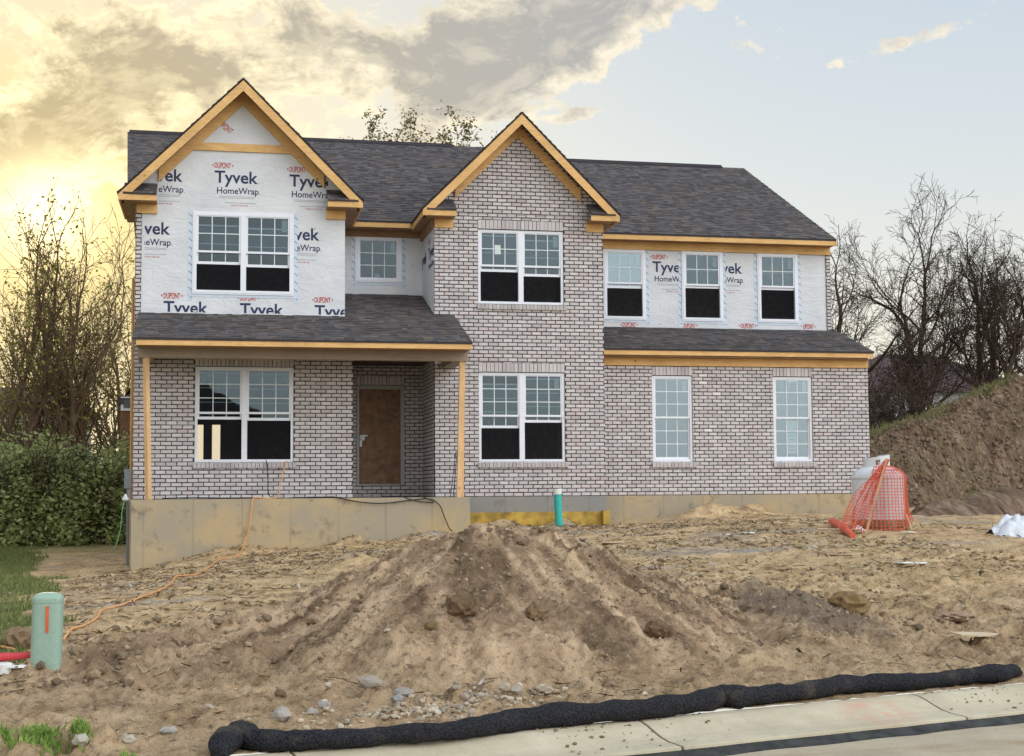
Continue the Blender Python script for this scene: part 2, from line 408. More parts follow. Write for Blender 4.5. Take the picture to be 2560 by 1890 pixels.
def sheet(mb, s0, s1, z0, z1, fmap, th, holes=(), mi=0, col=(0.16, 0.14, 0.13)):
    """wall sheet with real openings; fmap(s, h, z), its back lies at h = -th"""
    hs = [h for h in holes if h[1] > s0 and h[0] < s1 and h[3] > z0 and h[2] < z1]
    S = sorted({s0, s1} | {min(max(h[i], s0), s1) for h in hs for i in (0, 1)}); Z = sorted({z0, z1} | {min(max(h[i], z0), z1) for h in hs for i in (2, 3)})
    inside = lambda a, b: any(h[0] - 1e-6 < a < h[1] + 1e-6 and h[2] - 1e-6 < b < h[3] + 1e-6 for h in hs)
    for i in range(len(S) - 1):
        for j in range(len(Z) - 1):
            if inside((S[i] + S[i + 1]) / 2, (Z[j] + Z[j + 1]) / 2): continue
            a, b, c, d = S[i], S[i + 1], Z[j], Z[j + 1]
            mb.quad(fmap(a, 0, c), fmap(b, 0, c), fmap(b, 0, d), fmap(a, 0, d), col, mi)
            mb.quad(fmap(b, -th, c), fmap(a, -th, c), fmap(a, -th, d), fmap(b, -th, d), col, mi)
    for (a, b, c, d) in hs + [(s0, s1, z0, z1)]:
        P_ = [(a, c), (b, c), (b, d), (a, d)]
        for k in range(4):
            (p, q_), (p2, q2) = P_[k], P_[(k + 1) % 4]
            mb.quad(fmap(p, 0, q_), fmap(p2, 0, q2), fmap(p2, -th, q2), fmap(p, -th, q_), col, mi)
def shingles(mb, poly, seed=3, exp=0.142, tone=1.0, updir=None):
    """tabs over a convex planar roof polygon; poly[0] -> poly[1] runs along the eave"""
    r = random.Random(seed); P = [Vector(p) for p in poly]
    ex = (P[1] - P[0]).normalized(); n = ex.cross(P[-1] - P[0]).normalized()
    if n.z < 0: n = -n
    ey = n.cross(ex).normalized()
    if ey.z < 0: ey = -ey
    L = [((p - P[0]).dot(ex), (p - P[0]).dot(ey)) for p in P]
    a0, a1 = min(x for x, _ in L), max(x for x, _ in L); t1 = max(y for _, y in L)
    f = lambda s, t, h: tuple(P[0] + ex * s + ey * t + n * h)
    sub = MB(); k = 0; t = 0.0
    while t < t1:
        s = a0 - r.uniform(0, 0.3); rowv = r.uniform(0.9, 1.1)
        while s < a1:
            wd = r.uniform(0.07, 0.22); v = r.uniform(0.62, 1.25) * tone * rowv
            hue = r.random(); c = (0.098 * v, 0.088 * v, 0.090 * v) if hue < 0.7 else (0.125 * v, 0.100 * v, 0.088 * v)
            hb = 0.018 if r.random() < 0.55 else 0.009
            top = min(t + exp * 1.06, t1)
            vs = [f(s, t, hb), f(s + wd, t, hb), f(s + wd, top, 0.003), f(s, top, 0.003), f(s, t, 0.0), f(s + wd, t, 0.0)]
            sub.add(vs, [(0, 1, 2, 3), (4, 5, 1, 0), (4, 0, 3), (5, 2, 1)], c)
            s += wd + 0.003
        t += exp; k += 1
    c0 = sum(P, Vector()) / len(P); pl = []
    for i in range(len(P)):
        a, b = P[i], P[(i + 1) % len(P)]; no = (b - a).cross(n).normalized()
        if (c0 - a).dot(no) > 0: no = -no
        if i: pl.append((a, no))
    sub.clip(pl); o = len(mb.v)
    mb.v += sub.v; mb.c += sub.c; mb.f += [tuple(i + o for i in q_) for q_ in sub.f]; mb.mi += [0] * len(sub.f)

# lettering ---------------------------------------------------------------
_fonts = {}
def text_mesh(body, cap, bold=0.0, squeeze=1.0):
    """triangles of a word: x to the right, y up, baseline 0, capital height `cap`, left edge 0"""
    cu = bpy.data.curves.new('lettering', 'FONT'); cu.body = body; cu.size = 1.0; cu.offset = bold; cu.resolution_u = 3
    o = bpy.data.objects.new('lettering', cu); COL.objects.link(o); bpy.context.view_layer.update()
    me = bpy.data.meshes.new_from_object(o.evaluated_get(bpy.context.evaluated_depsgraph_get()))
    k = cap / 0.70
    vs = [(v.co.x * k * squeeze, v.co.y * k) for v in me.vertices]; x0 = min(x for x, _ in vs)
    vs = [(x - x0, y) for x, y in vs]; fs = [tuple(p.vertices) for p in me.polygons]
    bpy.data.objects.remove(o); bpy.data.curves.remove(cu); bpy.data.meshes.remove(me)
    return vs, fs
_tc = {}
def word(mb, body, x, z, cap, width, fmap, mi=0, bold=0.0, rot=0.0, arch=0.0, lift=0.004):
    key = (body, cap, bold)
    if key not in _tc: _tc[key] = text_mesh(body, cap, bold)
    vs, fs = _tc[key]; wd = max(p[0] for p in vs); k = width / wd; c, s = math.cos(rot), math.sin(rot); out_ = []
    for (a, b) in vs:
        a *= k
        if arch: b = cap / 2 + (b - cap / 2) * (1 + arch * (1 - (2 * a / width - 1) ** 2))
        out_.append(fmap(x + a * c - b * s, lift, z + a * s + b * c))
    mb.add(out_, fs, (1, 1, 1), mi)
def logo(mb, x, z, fmap, parts='dthml', k=1.0):
    """wrap print: x = left edge of the big word, z = its baseline; material slots 0 navy, 1 red, 2 grey"""
    if 't' in parts: word(mb, 'Tyvek', x, z, 0.245 * k, 0.865 * k, fmap, 0, 0.018)
    if 't' in parts: word(mb, '.', x + 0.885 * k, z, 0.1 * k, 0.02 * k, fmap, 2)
    if 'h' in parts: word(mb, 'HomeWrap', x + 0.05 * k, z - 0.225 * k, 0.132 * k, 0.83 * k, fmap, 0, 0.010); word(mb, '.', x + 0.895 * k, z - 0.225 * k, 0.08 * k, 0.016 * k, fmap, 0)
    if 'd' in parts:
        word(mb, 'DUPONT', x + 0.0 * k, z + 0.305 * k, 0.095 * k, 0.325 * k, fmap, 1, 0.020, arch=0.28)
        for sgn, xx in ((-1, -0.025), (1, 0.35)):
            cx = x + xx * k; cz = z + 0.352 * k
            mb.add([fmap(cx, 0.004, cz - 0.028 * k), fmap(cx + sgn * 0.03 * k, 0.004, cz), fmap(cx, 0.004, cz + 0.028 * k)], [(0, 1, 2)], (1, 1, 1), 1)
    if 'm' in parts:
        word(mb, 'MADE IN THE USA', x + 0.33 * k, z - 0.475 * k, 0.030 * k, 0.34 * k, fmap, 1)
        q_ = x + 0.20 * k                       # one row of print too small to read
        while q_ < x + 0.80 * k:
            e_ = q_ + random.uniform(0.01, 0.035)
            mb.quad(fmap(q_, 0.004, z - 0.415 * k), fmap(e_, 0.004, z - 0.415 * k), fmap(e_, 0.004, z - 0.400 * k), fmap(q_, 0.004, z - 0.400 * k), (1, 1, 1), 2); q_ = e_ + 0.007
    if 'l' in parts:
        for dz_ in (0.285, 0.315):
            mb.quad(fmap(x + 0.10 * k, 0.004, z - dz_ * k), fmap(x + 0.80 * k, 0.004, z - dz_ * k), fmap(x + 0.80 * k, 0.004, z - (dz_ - 0.010) * k), fmap(x + 0.10 * k, 0.004, z - (dz_ - 0.010) * k), (1, 1, 1), 2)

# ================================================================== THE HOUSE
PF, LB, LT, MBY, M0, RW, UR, G1, G2 = 26.95, 28.70, 28.82, 29.16, 30.91, 29.70, 31.33, 28.36, 28.72
BASE = -0.087; REAR = 42.6
house = empty('house', (6.4, 36.0, BASE), 'two-storey brick house under construction with white house wrap and two wooden gables', 'house')
def front(Y): return lambda s, h, z: (s, Y - h, z)
def leftw(X): return lambda s, h, z: (X - h, s, z)
def rightw(X): return lambda s, h, z: (X + h, s, z)
def rearw(Y): return lambda s, h, z: (s, Y + h, z)

# window openings: x0, x1, z0, z1
W1 = (-0.48, 1.478, 4.044, 5.668); W2 = (-0.433, 1.511, 0.638, 2.547); W3 = (5.39, 7.255, 0.638, 2.53); W4 = (5.39, 7.255, 3.987, 5.581)
W5 = (2.981, 3.961, 4.678, 5.652); W6 = (9.365, 10.294, 0.638, 2.542); W7 = (12.19, 13.128, 0.638, 2.542)
U1, U2, U3 = (8.766, 9.732, 3.998, 5.612), (10.669, 11.633, 3.998, 5.612), (12.553, 13.518, 3.998, 5.612)
DOOR = (2.99, 4.05, 0.165, 2.365)

# --- brick walls
def wall_part(name, segs, label=None):
    """segs: (s0, s1, z0, z1, fmap, th, holes, seed, clipplanes, white)"""
    mb = MB()
    for (s0, s1, z0, z1, fm, th, holes, seed, cl, wh) in segs:
        a = MB(); b = MB()
        sheet(a, s0, s1, z0, z1, fm, th, holes, 1)
        bricks(b, s0, s1, z0, z1, fm, holes, seed, white=wh)
        if cl: a.clip(cl); b.clip(cl)
        for m_ in (a, b): mb.add(m_.v, m_.f); mb.c[-len(m_.v):] = m_.c; mb.mi[-len(m_.f):] = m_.mi
    o = mb.build(name, ['brick', 'mortar'], house)
    if label: o['label'] = label
    return o
gapex = 7.935; cxm = 6.27      # brick gable of the middle bay
g_cl = [(Vector((cxm, 0, gapex)), Vector((1, 0, 1)).normalized()), (Vector((cxm, 0, gapex)), Vector((-1, 0, 1)).normalized())]
mid_walls = [(4.45, 8.13, BASE, 5.9, front(MBY), 0.10, [W3, W4, (5.39, 7.255, 2.53, 2.735), (5.39, 7.255, 5.581, 5.79)], 11, None, ()),
             (4.45, 8.13, 5.9, 8.0, front(MBY), 0.10, [], 12, g_cl, ()),
             (MBY + 0.10, UR, BASE, 5.7, rightw(8.13 - 0.001), 0.10, [], 13, None, ()),
             (MBY + 0.10, M0, BASE, 2.8, leftw(4.45 + 0.001), 0.10, [], 14, None, ())]
wall_part('brick_wall', mid_walls, 'tall gabled middle wall of pale tumbled brick')
wall_part('brick_wall', [(-1.61, 2.70, BASE, 2.95, front(LB), 0.10, [W2, (-0.433, 1.511, 2.547, 2.75)], 21, None, ()),
                         (LB + 0.10, M0, BASE, 2.8, rightw(2.699), 0.10, [], 22, None, ())], 'pale brick wall under the porch roof')
wall_part('brick_wall', [(2.70, 4.45, BASE, 2.8, front(M0), 0.10, [DOOR, (DOOR[0], DOOR[1], DOOR[3], DOOR[3] + 0.2)], 23, None, ())], 'shaded brick wall round the front door')
white = [(at(1500 + a / 2.849, 800 + b / 2.849, RW).x, at(1500 + a / 2.849, 800 + b / 2.849, RW).z) for a, b in
         [(762, 402), (760, 455), (802, 532), (738, 585), (867, 739), (930, 739), (743, 791)]]
wall_part('brick_wall', [(8.14, 14.496, BASE, 2.757, front(RW), 0.10, [W6, W7, (W6[0], W6[1], 2.542, 2.745), (W7[0], W7[1], 2.542, 2.745)], 31, None, white),
                         (RW + 0.10, REAR, BASE, 2.757, rightw(14.495), 0.10, [], 32, None, ())], 'low pale brick wall of the right wing')
wall_part('brick_wall', [(LT - 0.01, REAR, BASE, 5.75, leftw(-1.609), 0.10, [], 41, None, ()), (-1.61, -1.50, 2.95, 5.75, front(LT - 0.01), 0.10, [], 42, None, ())], 'side brick wall on the left')
wall_part('brick_wall', [(UR - 0.02, REAR, 2.9, 5.75, rightw(14.376), 0.10, [], 43, None, ()), (14.27, 14.377, 3.78, 5.66, front(UR - 0.02), 0.09, [], 44, None, ())], 'side brick wall on the upper right')

# --- soldier courses and sloping rowlock sills
def lintel(x0, x1, z0, Y, h=0.195):
    mb = MB(); n = int(round((x1 - x0) / 0.083)); wd = (x1 - x0) / n; r = random.Random(int(x0 * 100))
    for i in range(n):
        j = lambda: r.uniform(-0.003, 0.003)
        mb.box(x0 + i * wd + 0.0055 + j(), x0 + (i + 1) * wd - 0.0055 + j(), Y - 0.011 - r.uniform(0, 0.004), Y + 0.03, z0 + 0.006, z0 + h + j(), brick_color(r))
    mb.box(x0, x1, Y + 0.004, Y + 0.06, z0 + 0.001, z0 + h + 0.007, mi=1)
    mb.build('lintel', ['brick', 'mortar'], house)
def sill(x0, x1, zt, Y):
    mb = MB(); x0 -= 0.03; x1 += 0.06; n = int(round((x1 - x0) / 0.083)); wd = (x1 - x0) / n; r = random.Random(int(x0 * 77))
    for i in range(n):
        a, b = x0 + i * wd + 0.005, x0 + (i + 1) * wd - 0.005; jj = r.uniform(-0.003, 0.003)
        vs = [(a, Y - 0.055 + jj, zt - 0.115), (b, Y - 0.055 + jj, zt - 0.115), (b, Y - 0.060 + jj, zt - 0.025), (a, Y - 0.060 + jj, zt - 0.025),
              (a, Y + 0.03, zt - 0.115), (b, Y + 0.03, zt - 0.115), (b, Y + 0.03, zt - 0.001), (a, Y + 0.03, zt - 0.001)]
        mb.add(vs, [(0, 1, 2, 3), (3, 2, 6, 7), (0, 4, 5, 1), (0, 3, 7, 4), (1, 5, 6, 2)], tuple(c * 0.9 for c in brick_color(r)))
    mb.box(x0 + 0.004, x1 - 0.004, Y - 0.045, Y + 0.02, zt - 0.11, zt - 0.022, mi=1)
    mb.build('window_sill', ['brick', 'mortar'], house)
for w_, Y in ((W2, LB), (W3, MBY), (W4, MBY), (W6, RW), (W7, RW)): lintel(w_[0], w_[1], w_[3] + 0.004, Y); sill(w_[0], w_[1], w_[2], Y)
lintel(DOOR[0], DOOR[1], DOOR[3] + 0.004, M0)

# --- windows
def window(w_, Y, units, rows, raised, sticker=(), proud=0.0, two=True, screen_=True, cols=3, papers=False, gl_='glass'):
    """double-hung window; `raised` = how far each lower sash is slid up (m)"""
    x0, x1, z0, z1 = w_; fr = 0.055; root = MB()
    yf = Y + 0.02 - proud                     # face of the vinyl frame
    root.box(x0 + 0.003, x0 + fr, yf, yf + 0.09, z0 + 0.003, z1 - 0.003); root.box(x1 - fr, x1 - 0.003, yf, yf + 0.09, z0 + 0.003, z1 - 0.003)
    root.box(x0 + fr, x1 - fr, yf, yf + 0.09, z1 - fr, z1 - 0.003); root.box(x0 + fr, x1 - fr, yf, yf + 0.09, z0 + 0.003, z0 + fr)
    if proud:                                 # brick-mould lip standing off the wrap
        L_ = 0.028
        root.box(x0 - L_, x0 + 0.003, yf + 0.008, Y - 0.002, z0 - L_, z1 + L_); root.box(x1 - 0.003, x1 + L_, yf + 0.008, Y - 0.002, z0 - L_, z1 + L_)
        root.box(x0 + 0.003, x1 - 0.003, yf + 0.008, Y - 0.002, z1 - 0.003, z1 + L_); root.box(x0 + 0.003, x1 - 0.003, yf + 0.008, Y - 0.002, z0 - L_, z0 + 0.003)
    spans = [(x0 + fr, x1 - fr)] if units == 1 else [(x0 + fr, (x0 + x1) / 2 - 0.055), ((x0 + x1) / 2 + 0.055, x1 - fr)]
    if units == 2: root.box(spans[0][1], spans[1][0], yf - 0.003, yf + 0.09, z0 + fr, z1 - fr)
    wo = root.build('window', 'vinyl', house)
    zm = z0 + (z1 - z0) * 0.515
    for k, (a, b) in enumerate(spans):
        def sash(name, p0, p1, q0, q1, yy, rails):
            s_ = MB(); t = 0.034
            s_.box(p0 + 0.001, p0 + t, yy, yy + 0.03, q0, q1); s_.box(p1 - t, p1 - 0.001, yy, yy + 0.03, q0, q1)
            s_.box(p0 + t, p1 - t, yy, yy + 0.03, q1 - rails[1], q1); s_.box(p0 + t, p1 - t, yy, yy + 0.03, q0, q0 + rails[0])
            s_.build(name, 'vinyl', wo)
            A, B_, C_, D = p0 + t, p1 - t, q0 + rails[0], q1 - rails[1]
            g = MB(); g.box(A, B_, yy + 0.010, yy + 0.016, C_, D); g.build('pane', gl_, wo)
            m_ = MB()
            for i in range(1, cols): x = A + (B_ - A) * i / cols; m_.box(x - 0.009, x + 0.009, yy + 0.004, yy + 0.009, C_, D)
            for i in range(1, rows + 1 if False else rows): z = C_ + (D - C_) * i / rows; m_.box(A, B_, yy + 0.0005, yy + 0.0035, z - 0.009, z + 0.009)
            m_.build('glazing_bars', 'muntin', wo)
            return A, B_, C_, D
        if not two:
            A, B_, C_, D = sash('fixed_sash', a, b, z0 + fr, z1 - fr, yf + 0.02, (0.02, 0.02))
        else:
            A, B_, C_, D = sash('upper_sash', a, b, zm - 0.02, z1 - fr, yf + 0.012, (0.042, 0.02))
            h = (zm + 0.025) - (z0 + fr); rz = raised[k]
            sash('lower_sash', a, b, z0 + fr + rz, z0 + fr + rz + h, yf + 0.050, (0.055, 0.03))
            if screen_ and rz > 0.1:
                s_ = MB(); s_.quad((a, yf + 0.046, z0 + fr), (b, yf + 0.046, z0 + fr), (b, yf + 0.046, z0 + fr + rz), (a, yf + 0.046, z0 + fr + rz)); s_.build('insect_screen', 'screen', wo)
        if k in sticker:
            s_ = MB(); s_.box(B_ - 0.125, B_ - 0.02, yf + (0.045 if not two else 0.036) - 0.001, yf + (0.045 if not two else 0.036) + 0.001, D - 0.27, D - 0.03); s_.build('sticker', 'sticker', wo)
        if papers:
            c_ = (a + b) / 2; hh = [(zm - 0.30, zm - 0.05), (zm - 0.56, zm - 0.33), (zm - 0.80, zm - 0.58)]
            for q0, q1 in hh:
                s_ = MB(); s_.box(c_ - 0.125, c_ + 0.125, yf + 0.084, yf + 0.086, q0, q1); s_.mi = [0] * len(s_.f)
                if q0 < zm - 0.4:
                    for e in (0.06, 0.15): s_.box(c_ - 0.06, c_ + 0.05, yf + 0.082, yf + 0.0835, q0 + e, q0 + e + 0.035, mi=1)
                s_.build('permit_sheet', ['paper', 'ink_grey'], wo)
    return wo
window(W1, LT, 2, 2, (0.53, 0.49), (1,), proud=0.05)['label'] = 'double window in the left gable wall'
window(W2, LB, 2, 3, (0.80, 0.78), ())['label'] = 'double window under the porch with its sashes raised'
w3o = window(W3, MBY, 2, 3, (0.66, 0.78), (1,)); w3o['label'] = 'double window on the ground floor of the middle bay'
w4o = window(W4, MBY, 2, 2, (0.64, 0.56), (1,)); w4o['label'] = 'double window upstairs in the middle gable'
s_ = MB(); c4 = at(840 + 1195 / 2.95, 260 + 1072 / 2.95, MBY); s_.box(c4.x - 0.065, c4.x + 0.065, MBY + 0.038, MBY + 0.041, c4.z - 0.1, c4.z + 0.1); s_.build('sticker', 'sticker', w4o)
w5o = window(W5, M0, 1, 3, (0,), (0,), proud=0.05, two=False); w5o['label'] = 'small square window above the porch roof'
s_ = MB(); s_.box(3.40, 3.50, M0 + 0.010, M0 + 0.012, 4.755, 4.84); s_.build('sticker', 'sticker', w5o)
window(W6, RW, 1, 3, (0,), (0,), gl_='glass_pale')['label'] = 'closed tall window in the right wing'
window(W7, RW, 1, 3, (0,), (0,), papers=True, gl_='glass_pale')['label'] = 'closed tall window with permit sheets in the lower sash'
window(U1, UR, 1, 2, (0.66,), (0,), proud=0.05, gl_='glass_pale'); window(U2, UR, 1, 2, (0.70,), (0,), proud=0.05); window(U3, UR, 1, 2, (0.70,), (0,), proud=0.05)

# --- house wrap
def wrap(segs, texts, label, clips=(), tclips=()):
    mb = MB()
    for (s0, s1, z0, z1, fm, holes) in segs: sheet(mb, s0, s1, z0, z1, fm, 0.06, holes, 0)
    if clips: mb.clip(clips)
    o = mb.build('house_wrap', 'tyvek', house); o['label'] = label
    tb = MB()
    for fn, cl in texts:
        a = MB(); fn(a); a.clip(list(cl) + list(tclips)); tb.add(a.v, a.f); tb.mi[-len(a.f):] = a.mi
    if tb.v: tb.build('lettering', ['ink', 'ink_red', 'ink_grey'], o)
    return o
XR = lambda x: (Vector((x, 0, 0)), Vector((1, 0, 0))); XL = lambda x: (Vector((x, 0, 0)), Vector((-1, 0, 0)))
ZB = lambda z: (Vector((0, 0, z)), Vector((0, 0, -1))); ZT = lambda z: (Vector((0, 0, z)), Vector((0, 0, 1)))
def pa(a, b): return at(280 + a / 2.582, 180 + b / 2.582, LT)
def pc(a, b): return at(1380 + a / 2.729, 380 + b / 2.729, UR)
fl = front(LT); LG = []
def addlogo(lst, p, fm, cl=(), parts='dthml'): lst.append((lambda mb, p=p: logo(mb, p.x, p.z, fm, parts), cl))
addlogo(LG, pa(170, 697), fl, [XL(-1.18)]); addlogo(LG, pa(662, 712), fl); addlogo(LG, pa(1145, 737), fl, [XR(2.2)])
addlogo(LG, pa(87, 1041), fl, [XL(-1.44)]); addlogo(LG, pa(1063, 1079), fl, [XL(pa(1196, 1079).x)])
for a, b in ((332, 1556), (826, 1569), (1308, 1581)): addlogo(LG, pa(a, b), fl, [], 'dt')
pd = pa(712, 335)
LG.append((lambda mb: word(mb, 'DUPONT', pd.x - 0.12, pd.z + 0.02, 0.105, 0.36, fl, 1, 0.014, rot=R(-38), arch=0.25), [XL(pa(705, 300).x)]))
cxl = 0.47
wrap([(-1.50, 2.549, 3.05, 5.9, fl, [W1]), (-1.50, 2.549, 5.9, 8.35, fl, [])], LG, 'wrap with blue and red print on the left gable',
     [(Vector((cxl, 0, 8.25)), Vector((1, 0, 1)).normalized()), (Vector((cxl, 0, 8.25)), Vector((-1, 0, 1)).normalized())], [XR(2.545), ZB(3.645)])
wrap([(LT + 0.06, M0, 2.9, 5.9, rightw(2.548), [])], [], 'wrap on the right side of the left bay')
fm0 = front(M0)
wrap([(2.55, 4.45, 3.6, 5.75, fm0, [W5])], [], 'plain wrap round the small window')
# its return along the side of the middle bay, with sideways print
fs_ = lambda s, h, z: (4.449 - h, s, z)
ST = [(lambda mb: word(mb, 'Tyvek', 0, 0, 0.24, 0.86, lambda a, h, b: (4.449 - 0.004, 29.95 - a, 5.02 + b), 0, 0.022), [(Vector((0, MBY + 0.03, 0)), Vector((0, -1, 0)))]),
      (lambda mb: word(mb, 'HomeWrap', 0, 0, 0.13, 0.83, lambda a, h, b: (4.449 - 0.004, 29.92 - a, 4.80 + b), 0, 0.012), [(Vector((0, MBY + 0.03, 0)), Vector((0, -1, 0)))]),
      (lambda mb: word(mb, 'DUPONT', 0, 0, 0.10, 0.34, lambda a, h, b: (4.449 - 0.004, 29.95 - a, 5.34 + b), 1, 0.014), []),
      (lambda mb: word(mb, 'Tyvek', 0, 0, 0.24, 0.86, lambda a, h, b: (4.449 - 0.004, 31.1 - a, 5.02 + b), 0, 0.022), [(Vector((0, M0 - 0.01, 0)), Vector((0, 1, 0)))])]
wrap([(MBY + 0.02, M0, 3.6, 5.75, fs_, [])], ST, 'wrap on the side of the middle bay')
fur = front(UR); LU = []
e1, e2, e3, e4 = pc(862, 700).x, pc(1180, 700).x, pc(1690, 700).x, pc(893, 1100).x
addlogo(LU, pc(686, 816), fur, [XR(e1)]); addlogo(LU, pc(1060, 823), fur, [XL(e2)], 'thml'); addlogo(LU, pc(1452, 829), fur, [XL(e3)], 'thl')
for a, b, c_ in ((475, 1190, ()), (885, 1195, (XL(e4),)), (1285, 1199, ()), (1693, 1203, (XL(pc(1700, 700).x),))):
    p = pc(a, b); LU.append((lambda mb, p=p: logo(mb, p.x + 0.02, p.z - 0.305, fur, 'd'), list(c_)))
wrap([(8.13, 14.27, 3.6, 5.75, fur, [U1, U2, U3])], LU, 'wrap with blue and red print on the upper right wall', (), [ZT(5.615)])

# --- flashing tape beside the wrapped windows
def tapes(w_, Y, bot=0.10):
    mb = MB(); x0, x1, z0, z1 = w_
    for (a, b) in ((x0 - 0.115, x0 - 0.03), (x1 + 0.03, x1 + 0.115)):
        mb.box(a, b, Y - 0.0035, Y - 0.0005, z0 - 0.17, z1 + 0.03, mi=0)
        z = z0 - 0.12
        while z < z1 - 0.02:
            mb.add([(a + 0.008, Y - 0.006, z + 0.06), (a + 0.016, Y - 0.006, z + 0.075), (b - 0.004, Y - 0.006, z + 0.015), (b - 0.012, Y - 0.006, z)], [(0, 1, 2, 3)], mi=1); z += 0.165
    mb.box(x0 - 0.10, x1 + 0.10, Y - 0.0065, Y - 0.0038, z0 - 0.085, z0 - 0.03, mi=0)
    mb.build('flashing_tape', ['tape', 'tape_mark'], house)
for w_, Y in ((W1, LT), (W5, M0), (U1, UR), (U2, UR), (U3, UR)): tapes(w_, Y)

# --- roofs
def roof(name, polys, seed, label=None, th=0.035, back=(), tone=1.0):
    mb = MB()
    for i, P_ in enumerate(polys):
        shingles(mb, P_, seed + i, tone=tone); Q_ = [(p[0], p[1], p[2] - 0.001) for p in P_]; mb.slab(Q_, th, (0.05, 0.05, 0.05), 1)
    for P_ in back: mb.slab([(p[0], p[1], p[2] - 0.001) for p in P_], th, (0.09, 0.085, 0.09), 1)
    o = mb.build(name, ['shingle', 'deck'], house)
    if label: o['label'] = label
    return o
EZ = 5.935; RY = 36.85
def rz(y, y0): return EZ + 0.5195 * (y - y0)
EL, ER = 30.42, 30.93
roof('roof', [[(-1.88, EL, EZ), (7.3, EL, EZ), (7.3, RY, rz(RY, EL)), (-2.30, RY, rz(RY, EL))]], 5, 'long left part of the main roof',
     back=[[(7.3, 43.28, EZ), (-2.30, 43.28, EZ), (-2.30, RY + 0.004, rz(RY, EL)), (7.3, RY + 0.004, rz(RY, EL))]])
roof('roof', [[(7.32, ER, EZ), (14.385, ER, EZ), (14.385, RY, rz(RY, ER)), (7.32, RY, rz(RY, ER))]], 9, 'right part of the main roof',
     back=[[(14.385, 42.77, EZ), (7.32, 42.77, EZ), (7.32, RY + 0.004, rz(RY, ER)), (14.385, RY + 0.004, rz(RY, ER))]])
# ridge vents
mb = MB()
for (a, b, y, z) in ((-2.25, 6.13, RY, rz(RY, EL)), (8.9, 13.72, RY, rz(RY, ER))):
    mb.prism([(0, 0)] * 0 or [(a, z + 0.012), (b, z + 0.012), (b, z + 0.05), (a, z + 0.05)], y - 0.06, y + 0.06)
    for sg in (-1, 1): mb.add([(a, y, z + 0.055), (b, y, z + 0.055), (b, y + sg * 0.16, z - 0.03), (a, y + sg * 0.16, z - 0.03), (a, y + sg * 0.16, z - 0.075), (b, y + sg * 0.16, z - 0.075)], [(0, 1, 2, 3), (3, 2, 5, 4)])
mb.build('ridge_vent', 'deck', house)
# gable walls closing the two ends of the main roof
for X_, y0, y1, zt in ((-1.55, 31.0, 42.7, rz(RY, EL)), (14.30, 31.3, 42.4, rz(RY, ER))):
    mb = MB(); mb.add([(X_, y0, 5.7), (X_, y1, 5.7), (X_, RY, zt - 0.09), (X_ + 0.06, y0, 5.7), (X_ + 0.06, y1, 5.7), (X_ + 0.06, RY, zt - 0.09)], [(0, 1, 2), (5, 4, 3), (0, 3, 4, 1), (1, 4, 5, 2), (2, 5, 3, 0)])
    mb.build('end_gable', 'lumber', house)
# rake boards at the two ends
mb = MB()
for X_, y0, zt in ((14.36, ER, rz(RY, ER)),):
    for (ya, yb) in ((y0, RY), (2 * RY - y0, RY)):
        mb.add([(X_, ya, EZ - 0.04), (X_ + 0.03, ya, EZ - 0.04), (X_ + 0.03, ya, EZ - 0.17), (X_, ya, EZ - 0.17), (X_, yb, zt - 0.04), (X_ + 0.03, yb, zt - 0.04), (X_ + 0.03, yb, zt - 0.17), (X_, yb, zt - 0.17)],
               [(0, 1, 2, 3), (4, 7, 6, 5), (0, 4, 5, 1), (3, 2, 6, 7), (0, 3, 7, 4), (1, 5, 6, 2)])
mb.build('rake_board', 'lumber', house)

